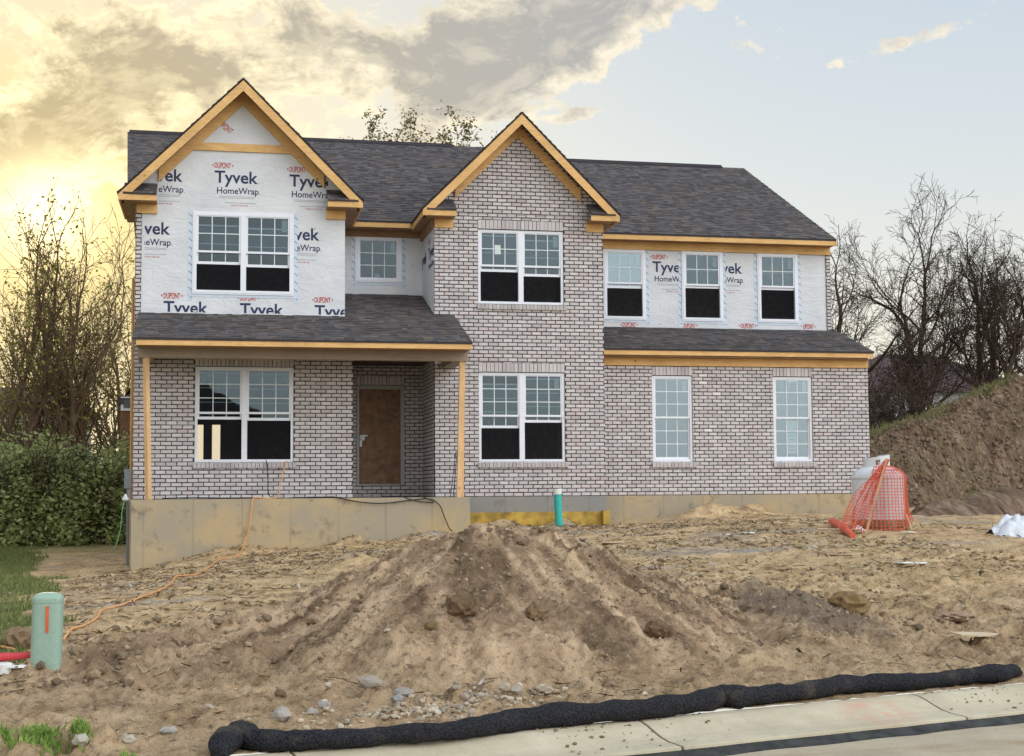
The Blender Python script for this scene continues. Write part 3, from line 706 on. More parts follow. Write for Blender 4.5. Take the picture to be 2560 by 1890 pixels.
def gable(cx, az_, half, Yf, Yw, eaveY, bx, name_label):
    """cross gable: ridge at x = cx, roof apex z az_, eaves at cx +- half; bx = (left box end, right box end) on the wall"""
    hz = az_ - half; my = eaveY + (az_ - 0.04 - EZ) / 0.5195
    e = 0.012
    for k, sg in enumerate((-1, 1)):
        X_ = cx + sg * (half + 0.02); zz = az_ - half - 0.02
        P_ = [(X_, Yf - 0.03, zz), (X_, eaveY + 0.02, zz), (cx + sg * e * 0, my, az_), (cx, Yf - 0.03, az_)]
        if sg > 0: P_ = [P_[1], P_[0], P_[3], P_[2]]
        o_ = roof('gable_roof', [P_], 60 + k * 3 + int(cx * 10), name_label + (' left slope' if sg < 0 else ' right slope'), th=0.025)
    # rake fascia, two boards meeting at the top
    for sg in (-1, 1):
        d = 0.215; x1 = half; zb = az_ - 0.045
        pts = [(cx, zb), (cx + sg * x1, zb - x1), (cx + sg * x1, zb - x1 - 0.115), (cx + sg * (x1 - 0.10), zb - x1 - 0.115), (cx, zb - d)]
        if sg > 0: pts = pts[::-1]
        mb = MB(); mb.prism(pts, Yf - 0.02 + (0.003 if sg > 0 else 0), Yf + 0.02); mb.build('rake_fascia', 'lumber', house)
    # rake frieze on the wall
    fa = az_ - 0.43
    for sg in (-1, 1):
        L_ = half - 0.75; pts = [(cx, fa + 0.26), (cx + sg * L_, fa + 0.26 - L_), (cx + sg * L_, fa - L_), (cx, fa)]
        if sg > 0: pts = pts[::-1]
        mb = MB(); mb.prism(pts, Yw - 0.045, Yw - 0.013 + (0.002 if sg > 0 else 0)); mb.build('rake_frieze', 'lumber' , house)
        # soffit boards and lookouts under the overhang
        mb = MB(); L2 = half - 0.02; y0, y1 = Yf + 0.022, Yw - 0.046
        q0, q1 = az_ - 0.075, az_ - 0.075 - L2
        mb.add([(cx, y0, q0), (cx, y1, q0), (cx + sg * L2, y1, q1), (cx + sg * L2, y0, q1)], [(0, 1, 2, 3)])
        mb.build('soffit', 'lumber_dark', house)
    # eave returns (little roofed boxes) and the blocks of frieze under them
    for sg, xin in ((-1, bx[0]), (1, bx[1])):
        xo = cx + sg * (half - 0.09); a, b = min(xo, xin), max(xo, xin); zt = az_ - half - 0.01
        mb = MB(); mb.box(a, b, Yf - 0.012, Yf + 0.022, zt - 0.145, zt - 0.02); mb.build('return_fascia', 'lumber', house)
        mb = MB(); mb.box(a, b, Yf + 0.024, Yw - 0.012, zt - 0.135, zt - 0.11); mb.build('return_soffit', 'lumber_dark', house)
        P_ = [(a, Yf - 0.03, zt - 0.012), (b, Yf - 0.03, zt - 0.012), (b, Yw - 0.02, zt + 0.29), (a, Yw - 0.02, zt + 0.29)]
        roof('return_roof', [P_], 80 + int(cx) + sg, th=0.02)
        mb = MB(); xw = bx[2] if sg < 0 else bx[3]; a, b = min(xw, xin), max(xw, xin)
        mb.box(a, b, Yw - 0.055, Yw - 0.013, zt - 0.32, zt - 0.137); mb.build('frieze_block', 'lumber', house)
    # fascia running back along the eaves
    for sg in (-1, 1):
        X_ = cx + sg * half; zt = az_ - half - 0.045
        mb = MB(); a, b = (X_ - 0.0, X_ + 0.03) if sg < 0 else (X_ - 0.03, X_)
        mb.box(a, b, Yf + 0.023, eaveY + 0.0, zt - 0.115, zt); mb.build('eave_fascia', 'lumber', house)
        mb = MB(); a, b = (X_ + 0.031, bx[2] + 0.02) if sg < 0 else (bx[3] - 0.02, X_ - 0.031)
        mb.box(a, b, Yw - 0.01, eaveY + 0.4, zt - 0.10, zt - 0.085); mb.build('eave_soffit', 'lumber_dark', house)
gable(cxl, 8.345, 2.40, G1, LT, EL, (-1.20, 2.16, -1.60, 2.555), 'left gable roof')
gable(cxm, 8.03, 2.12, G2, MBY, EL, (4.86, 7.76, 4.46, 8.135), 'middle gable roof')
mb = MB(); mb.box(-0.56, 1.50, LT - 0.038, LT - 0.004, 6.945, 7.105); mb.build('collar_board', 'lumber', house)

# --- eave fascia, frieze and soffit of the main roof
def board(name, x0, x1, y0, y1, z0, z1, m='lumber', p=None): mb = MB(); mb.box(x0, x1, y0, y1, z0, z1); return mb.build(name, m, p or house)
board('fascia', 2.84, 4.18, EL + 0.01, EL + 0.05, 5.795, 5.915)
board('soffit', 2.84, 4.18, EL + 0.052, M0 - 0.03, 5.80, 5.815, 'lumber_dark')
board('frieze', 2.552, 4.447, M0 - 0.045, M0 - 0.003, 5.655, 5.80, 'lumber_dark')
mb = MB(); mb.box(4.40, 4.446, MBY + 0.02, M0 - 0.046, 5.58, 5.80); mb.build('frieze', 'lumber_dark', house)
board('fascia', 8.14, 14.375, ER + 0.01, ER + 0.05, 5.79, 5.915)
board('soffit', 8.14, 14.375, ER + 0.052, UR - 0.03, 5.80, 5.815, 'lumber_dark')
board('frieze', 8.135, 14.378, UR - 0.055, UR - 0.022, 5.622, 5.80)

# --- porch: roof, fascia, beam, posts, ceiling, slab
pz = lambda y: 2.915 + 0.367 * (y - 26.93)
roof('porch_roof', [[(-1.55, 26.93, pz(26.93)), (4.86, 26.93, pz(26.93)), (4.86, MBY - 0.02, pz(MBY - 0.02)), (-1.55, MBY - 0.02, pz(MBY - 0.02))],
                    [(2.56, MBY - 0.018, pz(MBY - 0.018)), (4.435, MBY - 0.018, pz(MBY - 0.018)), (4.435, M0 - 0.01, pz(M0 - 0.01)), (2.56, M0 - 0.01, pz(M0 - 0.01))]], 15, tone=0.95)
board('porch_fascia', -1.48, 1.62, PF - 0.008, PF + 0.03, 2.782, 2.892)
board('porch_fascia', 1.623, 4.855, PF - 0.005, PF + 0.033, 2.782, 2.892)
board('porch_soffit', -1.48, 4.85, PF + 0.034, 27.45, 2.786, 2.80, 'lumber_dark')
mb = MB(); mb.box(-1.47, 4.86, 27.45, 27.68, 2.60, 2.80); mb.box(4.60, 4.862, 27.682, MBY - 0.014, 2.602, 2.80); mb.box(-1.472, -1.22, 27.682, LB - 0.014, 2.602, 2.80); mb.build('porch_beam', 'beam', house)
mb = MB(); mb.box(-1.22, 4.60, 27.684, LB - 0.02, 2.795, 2.82); mb.box(2.71, 4.44, LB - 0.018, M0 - 0.02, 2.795, 2.82)
for i in range(9): mb.box(-0.9 + i * 0.61, -0.86 + i * 0.61, 27.70, LB - 0.03, 2.72, 2.794)
mb.build('porch_ceiling', 'dark_board', house)
mb = MB(); mb.tube([(-1.325, 27.52, 2.60), (-1.250, 27.50, BASE)], 0.062, 4); mb.build('porch_post', 'lumber_v', house)
mb = MB(); mb.box(0, 0, 0, 0, 0, 0) if False else None
def leanpost(p, q, a, b):
    vs = [(c[0] + sx * a / 2, c[1] + sy * b / 2, c[2]) for c in (p, q) for sx, sy in ((-1, -1), (1, -1), (1, 1), (-1, 1))]
    mb.add(vs, [(0, 1, 5, 4), (1, 2, 6, 5), (2, 3, 7, 6), (3, 0, 4, 7), (0, 3, 2, 1), (4, 5, 6, 7)])
leanpost((4.745, 27.54, 2.602), (4.675, 27.50, BASE), 0.085, 0.09); leanpost((4.80, 27.62, 2.602), (4.76, 27.60, BASE), 0.05, 0.10)
mb.build('porch_post', 'lumber_v', house)

# --- right wing roof and boards
gz = lambda y: 3.10 + 0.362 * (y - 29.38)
roof('wing_roof', [[(8.145, 29.38, gz(29.38)), (14.51, 29.38, gz(29.38)), (14.51, UR - 0.025, gz(UR - 0.025)), (8.145, UR - 0.025, gz(UR - 0.025))]], 25, tone=0.85)
board('wing_fascia', 8.145, 11.9, 29.395, 29.43, 2.965, 3.075); board('wing_fascia', 11.903, 14.50, 29.398, 29.433, 2.965, 3.075)
board('wing_soffit', 8.145, 14.50, 29.435, RW - 0.03, 2.935, 2.95, 'lumber_dark')
board('wing_frieze', 8.145, 14.49, RW - 0.052, RW - 0.015, 2.757, 2.93)
mb = MB(); mb.add([(14.44, RW, 2.757), (14.44, UR, 2.757), (14.44, UR, gz(UR) - 0.05), (14.44, RW, gz(RW) - 0.05)], [(0, 1, 2, 3)]); mb.add([(14.49, RW, 2.757), (14.49, UR, 2.757), (14.49, UR, gz(UR) - 0.05), (14.49, RW, gz(RW) - 0.05)], [(0, 1, 2, 3)]); mb.build('wing_end_board', 'lumber', house)

# --- foundations
def fbox(name, x0, x1, y0, y1, z1, m, z0=-2.0): mb = MB(); mb.box(x0, x1, y0, y1, z0, z1); return mb.build(name, m, house)
fbox('porch_foundation', -1.555, 4.873, 27.38, 27.62, BASE, 'found')
mb = MB(); mb.box(-1.55, 4.87, 27.622, MBY - 0.03, BASE - 0.12, BASE - 0.004); mb.box(2.71, 4.44, MBY - 0.028, M0 - 0.012, BASE - 0.12, BASE - 0.004); mb.build('porch_slab', 'found_grey', house)
fbox('foundation', 4.878, 8.15, MBY - 0.015, MBY + 0.2, BASE - 0.003, 'found_grey')
fbox('foundation', 8.153, 14.49, RW - 0.015, RW + 0.2, BASE - 0.003, 'found')
fbox('foundation', -1.60, -1.40, 27.622, REAR, BASE - 0.003, 'found'); fbox('foundation', 14.29, 14.492, RW + 0.202, REAR, BASE - 0.003, 'found')
mb = MB(); mb.box(4.885, 8.145, MBY - 0.055, MBY - 0.018, -2.0, -0.42, jit=0.004); mb.box(8.02, 8.16, MBY - 0.20, MBY - 0.057, -0.95, -0.40); mb.build('waterproofing_panel', 'foam', house)

# --- front door: primed frame and a sheet of board for a door leaf
x0, x1, z0, z1 = DOOR; mb = MB(); yy = M0 - 0.03
mb.box(x0 + 0.004, x0 + 0.055, yy, yy + 0.12, z0, z1 - 0.004); mb.box(x1 - 0.095, x1 - 0.004, yy, yy + 0.12, z0, z1 - 0.004); mb.box(x0 + 0.055, x1 - 0.095, yy, yy + 0.12, z1 - 0.085, z1 - 0.004); mb.box(x0 + 0.055, x1 - 0.095, yy, yy + 0.12, z0, z0 + 0.035)
door = mb.build('front_door', 'doorframe', house); door['label'] = 'brown board door in a pale frame'
board('door_leaf', x0 + 0.058, x1 - 0.098, yy + 0.05, yy + 0.07, z0 + 0.038, z1 - 0.088, 'osb', door)
mb = MB(); mb.lathe((x0 + 0.13, yy + 0.0, 1.20), [(0.0, -0.06), (0.035, -0.05), (0.05, 0.0), (0.03, 0.05), (0.0, 0.06)], 10); mb.box(x0 + 0.08, x0 + 0.24, yy + 0.02, yy + 0.028, 1.24, 1.275); mb.box(x0 + 0.07, x0 + 0.12, yy + 0.012, yy + 0.02, 1.02, 1.24); mb.build('door_handle', 'vinyl', door)

# --- inside and back: floors, partitions and a rear wall with two windows
mb = MB()
mb.box(-1.45, 14.2, 31.5, REAR - 0.2, -0.20, -0.10); mb.box(-1.45, 2.6, LB + 0.12, 31.49, -0.20, -0.10); mb.box(4.56, 8.0, MBY + 0.12, 31.49, -0.20, -0.10); mb.box(8.01, 14.3, RW + 0.12, 31.49, -0.20, -0.10)
mb.box(-1.40, 2.45, LT + 0.08, 31.45, 2.9, 3.1); mb.box(4.56, 8.0, MBY + 0.12, 31.45, 2.9, 3.1); mb.box(-1.4, 14.2, 31.46, REAR - 0.2, 2.85, 3.1)
mb.box(8.3, 14.2, 33.5, 33.6, -0.1, 5.6); mb.box(4.0, 8.0, 33.0, 33.1, -0.1, 5.6); mb.box(-1.4, 3.9, 33.0, 33.1, 3.1, 5.6); mb.box(0.75, 4.0, 34.2, 34.3, -0.1, 2.85); mb.box(-0.30, -0.21, 33.0, 33.1, -0.1, 2.85)
mb.box(-1.4, 2.5, LT + 0.10, 33.0, 5.75, 5.80); mb.box(4.5, 14.2, 31.5, 42.0, 5.70, 5.75); mb.box(4.56, 8.0, MBY + 0.15, 31.48, 5.70, 5.75); mb.box(-1.4, 4.5, 33.2, 42.0, 5.70, 5.75); mb.box(2.56, 4.44, M0 + 0.1, 33.0, 5.70, 5.75)
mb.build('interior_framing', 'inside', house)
rw_h = [(-0.62, -0.36, 0.95, 2.05), (-0.135, 0.10, 0.85, 2.05)]
mb = MB(); sheet(mb, -1.6, 14.4, BASE - 1.5, 5.75, rearw(REAR), 0.12, rw_h); mb.build('rear_wall', 'tyvek', house)['label'] = 'rear wall'
mb = MB(); mb.box(-1.86, -1.62, 32.5, 34.2, -1.6, 4.9); mb.box(-1.89, -1.858, 32.45, 34.25, -1.55, 4.85); mb.build('side_bay', 'lumber', house)
for y in (30.2, 31.2):
    for z in (0.9, 4.0): mb = MB(); mb.box(-1.70, -1.622, y, y + 0.06, z, z + 1.45); mb.build('side_trim', 'lumber', house)

# ================================================================== GROUND
CP = [(-14, 10, -1.50), (-6, 9, -1.48), (0, 9, -1.45), (6, 10.5, -1.46), (12, 12.5, -1.46), (20, 15, -1.44), (-2, 12, -1.38), (3, 14, -1.30), (8, 15.5, -1.18), (-1.6, 26.5, -1.38), (0, 26.8, -1.14), (1.7, 27.1, -1.08),
      (3.3, 27.2, -0.98), (4.4, 27.2, -0.86), (5.4, 28.8, -0.72), (8.1, 28.9, -0.74), (8.6, 29.5, -0.76), (11.4, 29.5, -0.52), (14, 29.5, -0.58), (10, 22, -0.66), (18, 24, -0.62), (22, 32, -0.5), (16, 34, -0.5), (3, 20, -1.08), (0, 20, -1.25),
      (-4, 20, -1.42), (-5, 28, -1.46), (-3, 31, -1.50), (-10, 36, -1.45), (-6, 45, -1.25), (0, 52, -1.2), (18, 50, -0.2), (6, 36, -1.0), (-14, 30, -1.6), (14, 18, -0.98), (6, 24, -0.80)]
_cp = np.array(CP); _n = len(_cp)
def _U(r2): return 0.5 * r2 * np.log(r2 + 1e-9)
_K = _U((_cp[:, None, 0] - _cp[None, :, 0]) ** 2 + (_cp[:, None, 1] - _cp[None, :, 1]) ** 2) + np.eye(_n) * 0.8
_Pm = np.c_[np.ones(_n), _cp[:, :2]]; _A = np.block([[_K, _Pm], [_Pm.T, np.zeros((3, 3))]])
_wt = np.linalg.solve(_A, np.r_[_cp[:, 2], 0, 0, 0])
def base_z(x, y):
    x = np.asarray(x, float); y = np.asarray(y, float); sh = x.shape; xf, yf = np.clip(x.ravel(), -16, 24), np.clip(y.ravel(), 8, 54)
    z = _wt[_n] + _wt[_n + 1] * xf + _wt[_n + 2] * yf
    for i in range(_n): z = z + _wt[i] * _U((xf - _cp[i, 0]) ** 2 + (yf - _cp[i, 1]) ** 2)
    return np.clip(z, -1.62, 0.2).reshape(sh)
CD = Vector((0.9665, 0.2567)); CN = Vector((-0.2567, 0.9665)); CO = Vector((0.17, 8.39))   # kerb line: direction, yard side, a point
def seg_d(x, y, a, b):
    ax, ay, bx_, by_ = a[0], a[1], b[0], b[1]; L = (bx_ - ax) ** 2 + (by_ - ay) ** 2
    t = np.clip(((x - ax) * (bx_ - ax) + (y - ay) * (by_ - ay)) / L, 0, 1)
    return np.hypot(x - ax - t * (bx_ - ax), y - ay - t * (by_ - ay)), t
def ridge(pts, slope):
    """ridge line (x, y, crest z, flat top)"""
    return (pts, slope)
def crest(lst, slope): return ([(at(u, v, Y).x, Y, at(u, v, Y).z) for u, v, Y in lst], slope)
RIDGES = [crest([(1130, 1338, 12.9), (1210, 1316, 12.8), (1360, 1322, 12.9)], 0.46), crest([(1360, 1322, 12.9), (1480, 1388, 12.9), (1580, 1430, 12.9), (1720, 1455, 12.9), (1890, 1462, 12.8)], 0.46),
          crest([(1890, 1462, 12.8), (2010, 1492, 12.7), (2090, 1525, 12.5), (2150, 1555, 12.4)], 0.46),
          crest([(1130, 1338, 12.9), (1000, 1398, 12.7), (880, 1462, 12.4), (770, 1525, 12.2)], 0.46),
          crest([(760, 1515, 12.3), (600, 1545, 12.0), (420, 1590, 11.6), (250, 1622, 11.2), (110, 1665, 10.9)], 0.42),
          crest([(1210, 1325, 12.7), (1120, 1410, 11.9), (1040, 1500, 11.3)], 0.46), crest([(1300, 1340, 12.6), (1370, 1480, 11.6), (1400, 1570, 11.1)], 0.46),
          crest([(1480, 1410, 12.6), (1560, 1510, 11.9)], 0.46), crest([(1890, 1465, 12.7), (1960, 1530, 12.1)], 0.46)]
def mound_h(x, y, zb):
    warp = (fbm(x * 1.1 + 5, y * 1.1, 4) - 0.5) * 0.55
    h = np.full(np.shape(x), -9.0)
    for pts, sl in RIDGES:
        for a, b in zip(pts[:-1], pts[1:]):
            d, t = seg_d(x, y, a, b); zc = a[2] + t * (b[2] - a[2])
            dd = np.sqrt(d * d + 0.010) - 0.10
            c = zc - np.maximum(dd + warp * np.clip(d * 1.2, 0, 1) * 0.55, 0) * sl
            h = np.maximum(h, c) if h.max() < -8 else (lambda k: np.maximum(h, c) + np.maximum(k - np.abs(h - c), 0) ** 2 / (4 * k))(0.05)
    d = h - zb; k = 0.10
    m = np.maximum(d, 0) + np.where(np.abs(d) < k, (k - np.abs(d)) ** 2 / (4 * k), 0)
    return m
PK = at(1220, 1320, 12.8)
def ground(x, y, detail=True):
    x = np.asarray(x, float); y = np.asarray(y, float)
    t = (x - CO.x) * CN.x + (y - CO.y) * CN.y
    zb = base_z(x, y); e = np.clip(t / 0.9, 0, 1); e = e * e * (3 - 2 * e); zb = -1.492 * (1 - e) + zb * e
    m = mound_h(x, y, zb); z = zb + m; om = np.clip(m / 0.15, 0, 1)
    if detail:
        lawn = np.clip((-2.6 - x + 0.11 * (y - 12) * 0 + (fbm(x * .5, y * .5, 3) - .5) * 1.6) / 1.0, 0, 1) * np.clip((y - 10.5) / 2, 0, 1)
        amp = np.clip(t / 0.5, 0.15, 1) * (1 - 0.8 * lawn)
        r1 = 1 - np.abs(fbm(x * 1.3, y * 1.3, 4) * 2 - 1); cl = fbm(x * 4.2 + 40, y * 4.2, 4); fine = fbm(x * 13, y * 13, 3); vf = fbm(x * 34, y * 34, 2)
        rough = np.clip((fbm(x * 0.8 + 30, y * 0.8 + 3, 3) - 0.42) * 5, 0, 1)
        clod = np.clip(cl - 0.52, 0, 0.16)
        det = (r1 - 0.75) * 0.13 + clod * (0.22 + 0.16 * rough) + (fine - 0.5) * (0.05 + 0.10 * rough) + (vf - 0.5) * 0.045
        # gullies running down the flanks of the heap
        gx = fbm(x * 3.1 - y * 1.1 + 8, y * 0.7 + x * 0.3, 4); pq = (x - PK[0]) / (0.9 + np.clip(PK[1] - y, 0, 4)); stv = fbm(pq * 9.0 + 3, (PK[1] - y) * 0.9, 4); sm = (gx - 0.5) * 0.07 + (stv - 0.5) * 0.12 * np.clip((PK[1] - y) * 2, 0.2, 1) + (fine - 0.5) * 0.05 + np.clip(fbm(x * 6 + 9, y * 6 + 2, 3) - 0.62, 0, 0.1) * 0.45 + (vf - 0.5) * 0.045 - np.clip(0.06 - np.abs(fbm(x * 7 + 50, y * 7, 3) - 0.5), 0, 1) * 0.45
        far = 1 - 0.62 * np.clip((t - 5.0) / 3.0, 0, 1); z = z + amp * 1.1 * (det * far * (1 - om * 0.9) + sm * om)
        # wheel-worn pit and spoil at the left foundation corner
        z = z - 0.22 * np.exp(-(((x + 2.6) / 1.2) ** 2 + ((y - 27.2) / 0.9) ** 2))
        # spoil against the foundations
        for (px, py, hh, sx_, sy_) in ((0.35, 27.15, 0.16, 0.8, 0.35), (2.6, 27.1, 0.16, 0.5, 0.3), (3.9, 27.1, 0.18, 0.5, 0.3), (10.3, 29.2, 0.30, 0.7, 0.4), (11.4, 29.2, 0.17, 0.5, 0.3), (5.8, 28.9, 0.17, 0.4, 0.2), (7.1, 28.9, 0.22, 0.25, 0.2), (2.1, 21.8, 0.16, 0.4, 0.4)):
            z = z + hh * np.exp(-(((x - px) / sx_) ** 2 + ((y - py) / sy_) ** 2)) * (0.6 + 0.8 * cl)
    return z
def gz1(x, y): return float(ground(np.array([x]), np.array([y]))[0])
def on_ground(u, v, lo=7.0, hi=60.0):
    """first hit of the sight line with the ground"""
    r = ray(u, v); ys = np.arange(lo, hi, 0.03); xs = r.x / r.y * ys; zs = r.z / r.y * ys; g = ground(xs, ys)
    i = np.argmax(g >= zs); return Vector((xs[i], ys[i], float(g[i])))

def soil_mat():
    m, b = mat('soil'); setp(b, 0.95, 0.12); v = objco(); sx = node('ShaderNodeSeparateXYZ'); lk(v, sx.inputs[0])
    a = noise(v, 0.45, 6, 0.6); c2 = noise(v, 2.4, 7, 0.7); c3 = noise(v, 14, 6, 0.75); c4 = noise(v, 60, 3, 0.7); st = noise(scaled(v, 0.5, 1.8, 1), 1.1, 6, 0.7, 0.8)
    c = ramp(c2, [(0.30, (0.20, 0.125, 0.065)), (0.44, (0.60, 0.405, 0.215)), (0.62, (0.90, 0.645, 0.37))])
    c = mixc((a - 0.5) * 2.6, c, (0.42, 0.31, 0.17)); c = mixc((0.44 - a) * 3.2, c, (0.30, 0.22, 0.16))
    straw = (st - 0.50) * 3.4; yy = (N(sx.outputs[1]) - 14.5) * 0.25; c = mixc((straw.clamp() * (yy.clamp() * 0.7 + 0.3)) * 0.75, c, (0.70, 0.53, 0.28))
    near = 1.0 - (N(sx.outputs[1]) - N(sx.outputs[0]) * 0.27).ss(11.0, 13.5); c = mixc(near * 0.55, c, ramp(c2, [(0.3, (0.25, 0.165, 0.10)), (0.7, (0.62, 0.44, 0.28))]))
    mul = (noise(scaled(v, 0.7, 1.5, 1), 2.0, 7, 0.72, 0.6) - 0.54) * 6.0; c = mixc((mul.clamp() * yy.clamp()) * 0.75, c, (0.15, 0.105, 0.062))
    ash = (noise(scaled(v, 0.35, 1.3, 1), 0.8, 5, 0.65) - 0.54) * 6.0; c = mixc((ash.clamp() * yy.clamp()) * 0.75, c, (0.33, 0.33, 0.33))
    c = mixc((c3 - 0.52) * 4.5, c, (0.10, 0.068, 0.042)); c = mixc((0.46 - c3) * 4.0, c, (0.72, 0.57, 0.38)); c = mixc((c4 - 0.62) * 3.0, c, (0.66, 0.58, 0.46))
    # lawn tint at the far left
    at_ = node('ShaderNodeAttribute'); at_.attribute_name = 'Col'; sp = node('ShaderNodeSeparateColor'); lk(at_.outputs['Color'], sp.inputs[0])
    g = mixc(c2, (0.12, 0.16, 0.05), (0.26, 0.30, 0.11)); c = mixc(N(sp.outputs[0]) * 0.8, c, g)
    # sandy heap; its right lobe is a darker, greyer gravelly soil
    lp = at(2060, 1530, 12.4); dl = node('ShaderNodeVectorMath', operation='DISTANCE'); lk(scaled(v, 1, 1.3, 0), dl.inputs[0]); dl.inputs[1].default_value = (lp.x, lp.y * 1.3, 0)
    bumpr = (1.0 - (N(dl.outputs['Value']) + (c2 - 0.5) * 0.9).ss(0.55, 0.95)) * 0.95
    hc = ramp(N(sp.outputs[2]), [(0.30, (0.17, 0.108, 0.065)), (0.5, (0.45, 0.302, 0.187)), (0.68, (0.80, 0.575, 0.36))]); hc = mixc((c2 - 0.52) * 1.8, hc, (0.50, 0.36, 0.23)); hc = mixc(bumpr, hc, mixc(c3, (0.12, 0.092, 0.07), (0.29, 0.225, 0.175))); hc = mixc((c3 - 0.52) * 5.5, hc, (0.13, 0.088, 0.055)); hc = mixc((0.44 - c3) * 4.5, hc, (0.76, 0.59, 0.41)); c = mixc(N(sp.outputs[1]) * 0.85, c, hc)
    lk(c, b.inputs['Base Color']); bumpn(b, c3 * 0.8 + c4 * 0.5, 1.0, 0.06); return m
M['soil'] = soil_mat()
def grid(name, X, Y, Z, C, m, smooth=True):
    ny, nx = X.shape; v = np.stack([X, Y, Z], -1).reshape(-1, 3)
    i = np.arange(ny * nx).reshape(ny, nx); q_ = np.stack([i[:-1, :-1], i[:-1, 1:], i[1:, 1:], i[1:, :-1]], -1).reshape(-1, 4)
    me = bpy.data.meshes.new(name); me.vertices.add(len(v)); me.vertices.foreach_set('co', v.astype(np.float32).ravel())
    me.loops.add(q_.size); me.loops.foreach_set('vertex_index', q_.astype(np.int32).ravel()); me.polygons.add(len(q_)); me.polygons.foreach_set('loop_start', np.arange(0, q_.size, 4, dtype=np.int32))
    me.polygons.foreach_set('use_smooth', np.ones(len(q_), bool)) if smooth else None
    ca = me.color_attributes.new('Col', 'FLOAT_COLOR', 'POINT'); cc = np.ones((len(v), 4), np.float32); cc[:, :C.shape[-1]] = C.reshape(-1, C.shape[-1]); ca.data.foreach_set('color', cc.ravel())
    me.update(); me.validate(); me.materials.append(M[m]); o = bpy.data.objects.new(name, me); COL.objects.link(o); return o
ss_ = np.concatenate([np.arange(-24, -7, 0.20), np.arange(-7, -3, 0.08), np.arange(-3, 9, 0.028), np.arange(9, 20, 0.06), np.arange(20, 40, 0.3)])
tt = [0.0]
while tt[-1] < 62: tt.append(tt[-1] + (0.024 if tt[-1] < 6.5 else 0.04 if tt[-1] < 12 else 0.07 if tt[-1] < 22 else 0.3))
tt = np.array(tt); Sg, Tg = np.meshgrid(ss_, tt)
GX = CO.x + Sg * CD.x + Tg * CN.x; GY = CO.y + Sg * CD.y + Tg * CN.y; GZ = ground(GX, GY)
lawn_edge = -1.75 - 0.05 * (GY - 12) - 0.02 * (GY - 12) ** 2 * 0.12 + (fbm(GX * 0.7, GY * 0.7, 4) - 0.5) * 1.7
lawnc = np.clip((lawn_edge - GX) / 0.35, 0, 1) * np.clip((GY - 11.5) / 1.0, 0, 1) * (0.65 + 0.35 * np.clip((fbm(GX * .6 + 8, GY * 0.5, 4) - 0.30) * 6, 0, 1))
lawnc = np.maximum(lawnc, np.clip((GY - 34) / 6, 0, 1) * 0.8)
zb_ = base_z(GX, GY); mh = np.clip(mound_h(GX, GY, zb_) / 0.2, 0, 1)
gr = grid('ground', GX, GY, GZ, np.stack([lawnc, mh + 0.0, fbm((GX - PK[0]) / (0.9 + np.clip(PK[1] - GY, 0, 4)) * 11.0 + 3, (PK[1] - GY) * 1.3, 4)], -1), 'soil'); gr['kind'] = 'structure'
def flat(name, x0, x1, y0, y1, z, m): mb = MB(); mb.quad((x0, y0, z), (x1, y0, z), (x1, y1, z), (x0, y1, z)); o = mb.build(name, m); o['kind'] = 'structure'; return o
M['field'] = simple('far_field', (0.13, 0.15, 0.06), 0.95, 0.1, 0.25, 0.3)
flat('far_ground', -1500, 1500, 30, 1800, -1.75, 'field')

# --- street and rolled kerb
def road_mat():
    m, b = mat('road_surface'); setp(b, 0.9, 0.2); v = objco(); n_ = noise(v, 1.2, 6, 0.65); c3 = noise(v, 45, 3, 0.7); mud = noise(scaled(v, 0.6, 2.2, 1), 1.6, 6, 0.7, 0.5)
    c = ramp(n_, [(0.3, (0.37, 0.305, 0.215)), (0.7, (0.52, 0.44, 0.315))]); c = mixc((mud - 0.46) * 4.0, c, (0.36, 0.26, 0.16)); c = mixc((c3 - 0.55) * 2, c, (0.13, 0.12, 0.11))
    lk(c, b.inputs['Base Color']); bumpn(b, c3, 0.5, 0.01); return m
def curb_mat():
    m, b = mat('kerb_concrete'); setp(b, 0.85, 0.2); v = objco(); n_ = noise(v, 2.2, 6, 0.65); c3 = noise(v, 30, 4, 0.7); sp = noise(v, 70, 2, 0.6); big = noise(v, 0.8, 4)
    c = ramp(n_, [(0.25, (0.42, 0.36, 0.25)), (0.75, (0.64, 0.565, 0.41))]); c = mixc((big - 0.48) * 2.0, c, (0.47, 0.40, 0.27)); c = mixc((c3 - 0.56) * 2.2, c, (0.23, 0.19, 0.14)); c = mixc((sp - 0.68) * 6, c, (0.10, 0.09, 0.08))
    # faded pink survey paint
    pv = atz(2200, 1775, -1.53); dsx = node('ShaderNodeVectorMath', operation='DISTANCE'); lk(v, dsx.inputs[0]); dsx.inputs[1].default_value = (pv.x, pv.y, -1.53)
    c = mixc(((1.0 - N(dsx.outputs['Value']).ss(0.05, 0.42)) * ((noise(v, 9, 4) - 0.42) * 5.0).clamp()) * 0.6, c, (0.62, 0.30, 0.22))
    lk(c, b.inputs['Base Color']); bumpn(b, c3, 0.25, 0.006); return m
M['road'] = road_mat(); M['curb'] = curb_mat(); M['tar'] = simple('asphalt_edge', (0.045, 0.045, 0.042), 0.8, 0.3, 0.4, 9, 0.5)
def along(s_, t_, z): return (CO.x + s_ * CD.x + t_ * CN.x, CO.y + s_ * CD.y + t_ * CN.y, z)
prof = [(0.02, -1.62), (0.02, -1.500), (-0.04, -1.494), (-0.10, -1.498), (-0.17, -1.515), (-0.25, -1.542), (-0.33, -1.565), (-0.42, -1.578), (-0.56, -1.583), (-0.575, -1.588), (-0.58, -1.66)]
s1 = (Vector(atz(1585, 1800, -1.5)[:2]) - CO).dot(CD); s2 = (Vector(atz(2270, 1736, -1.5)[:2]) - CO).dot(CD); sp_ = s2 - s1
mb = MB(); js = [s1 + sp_ * k for k in range(-6, 12)]
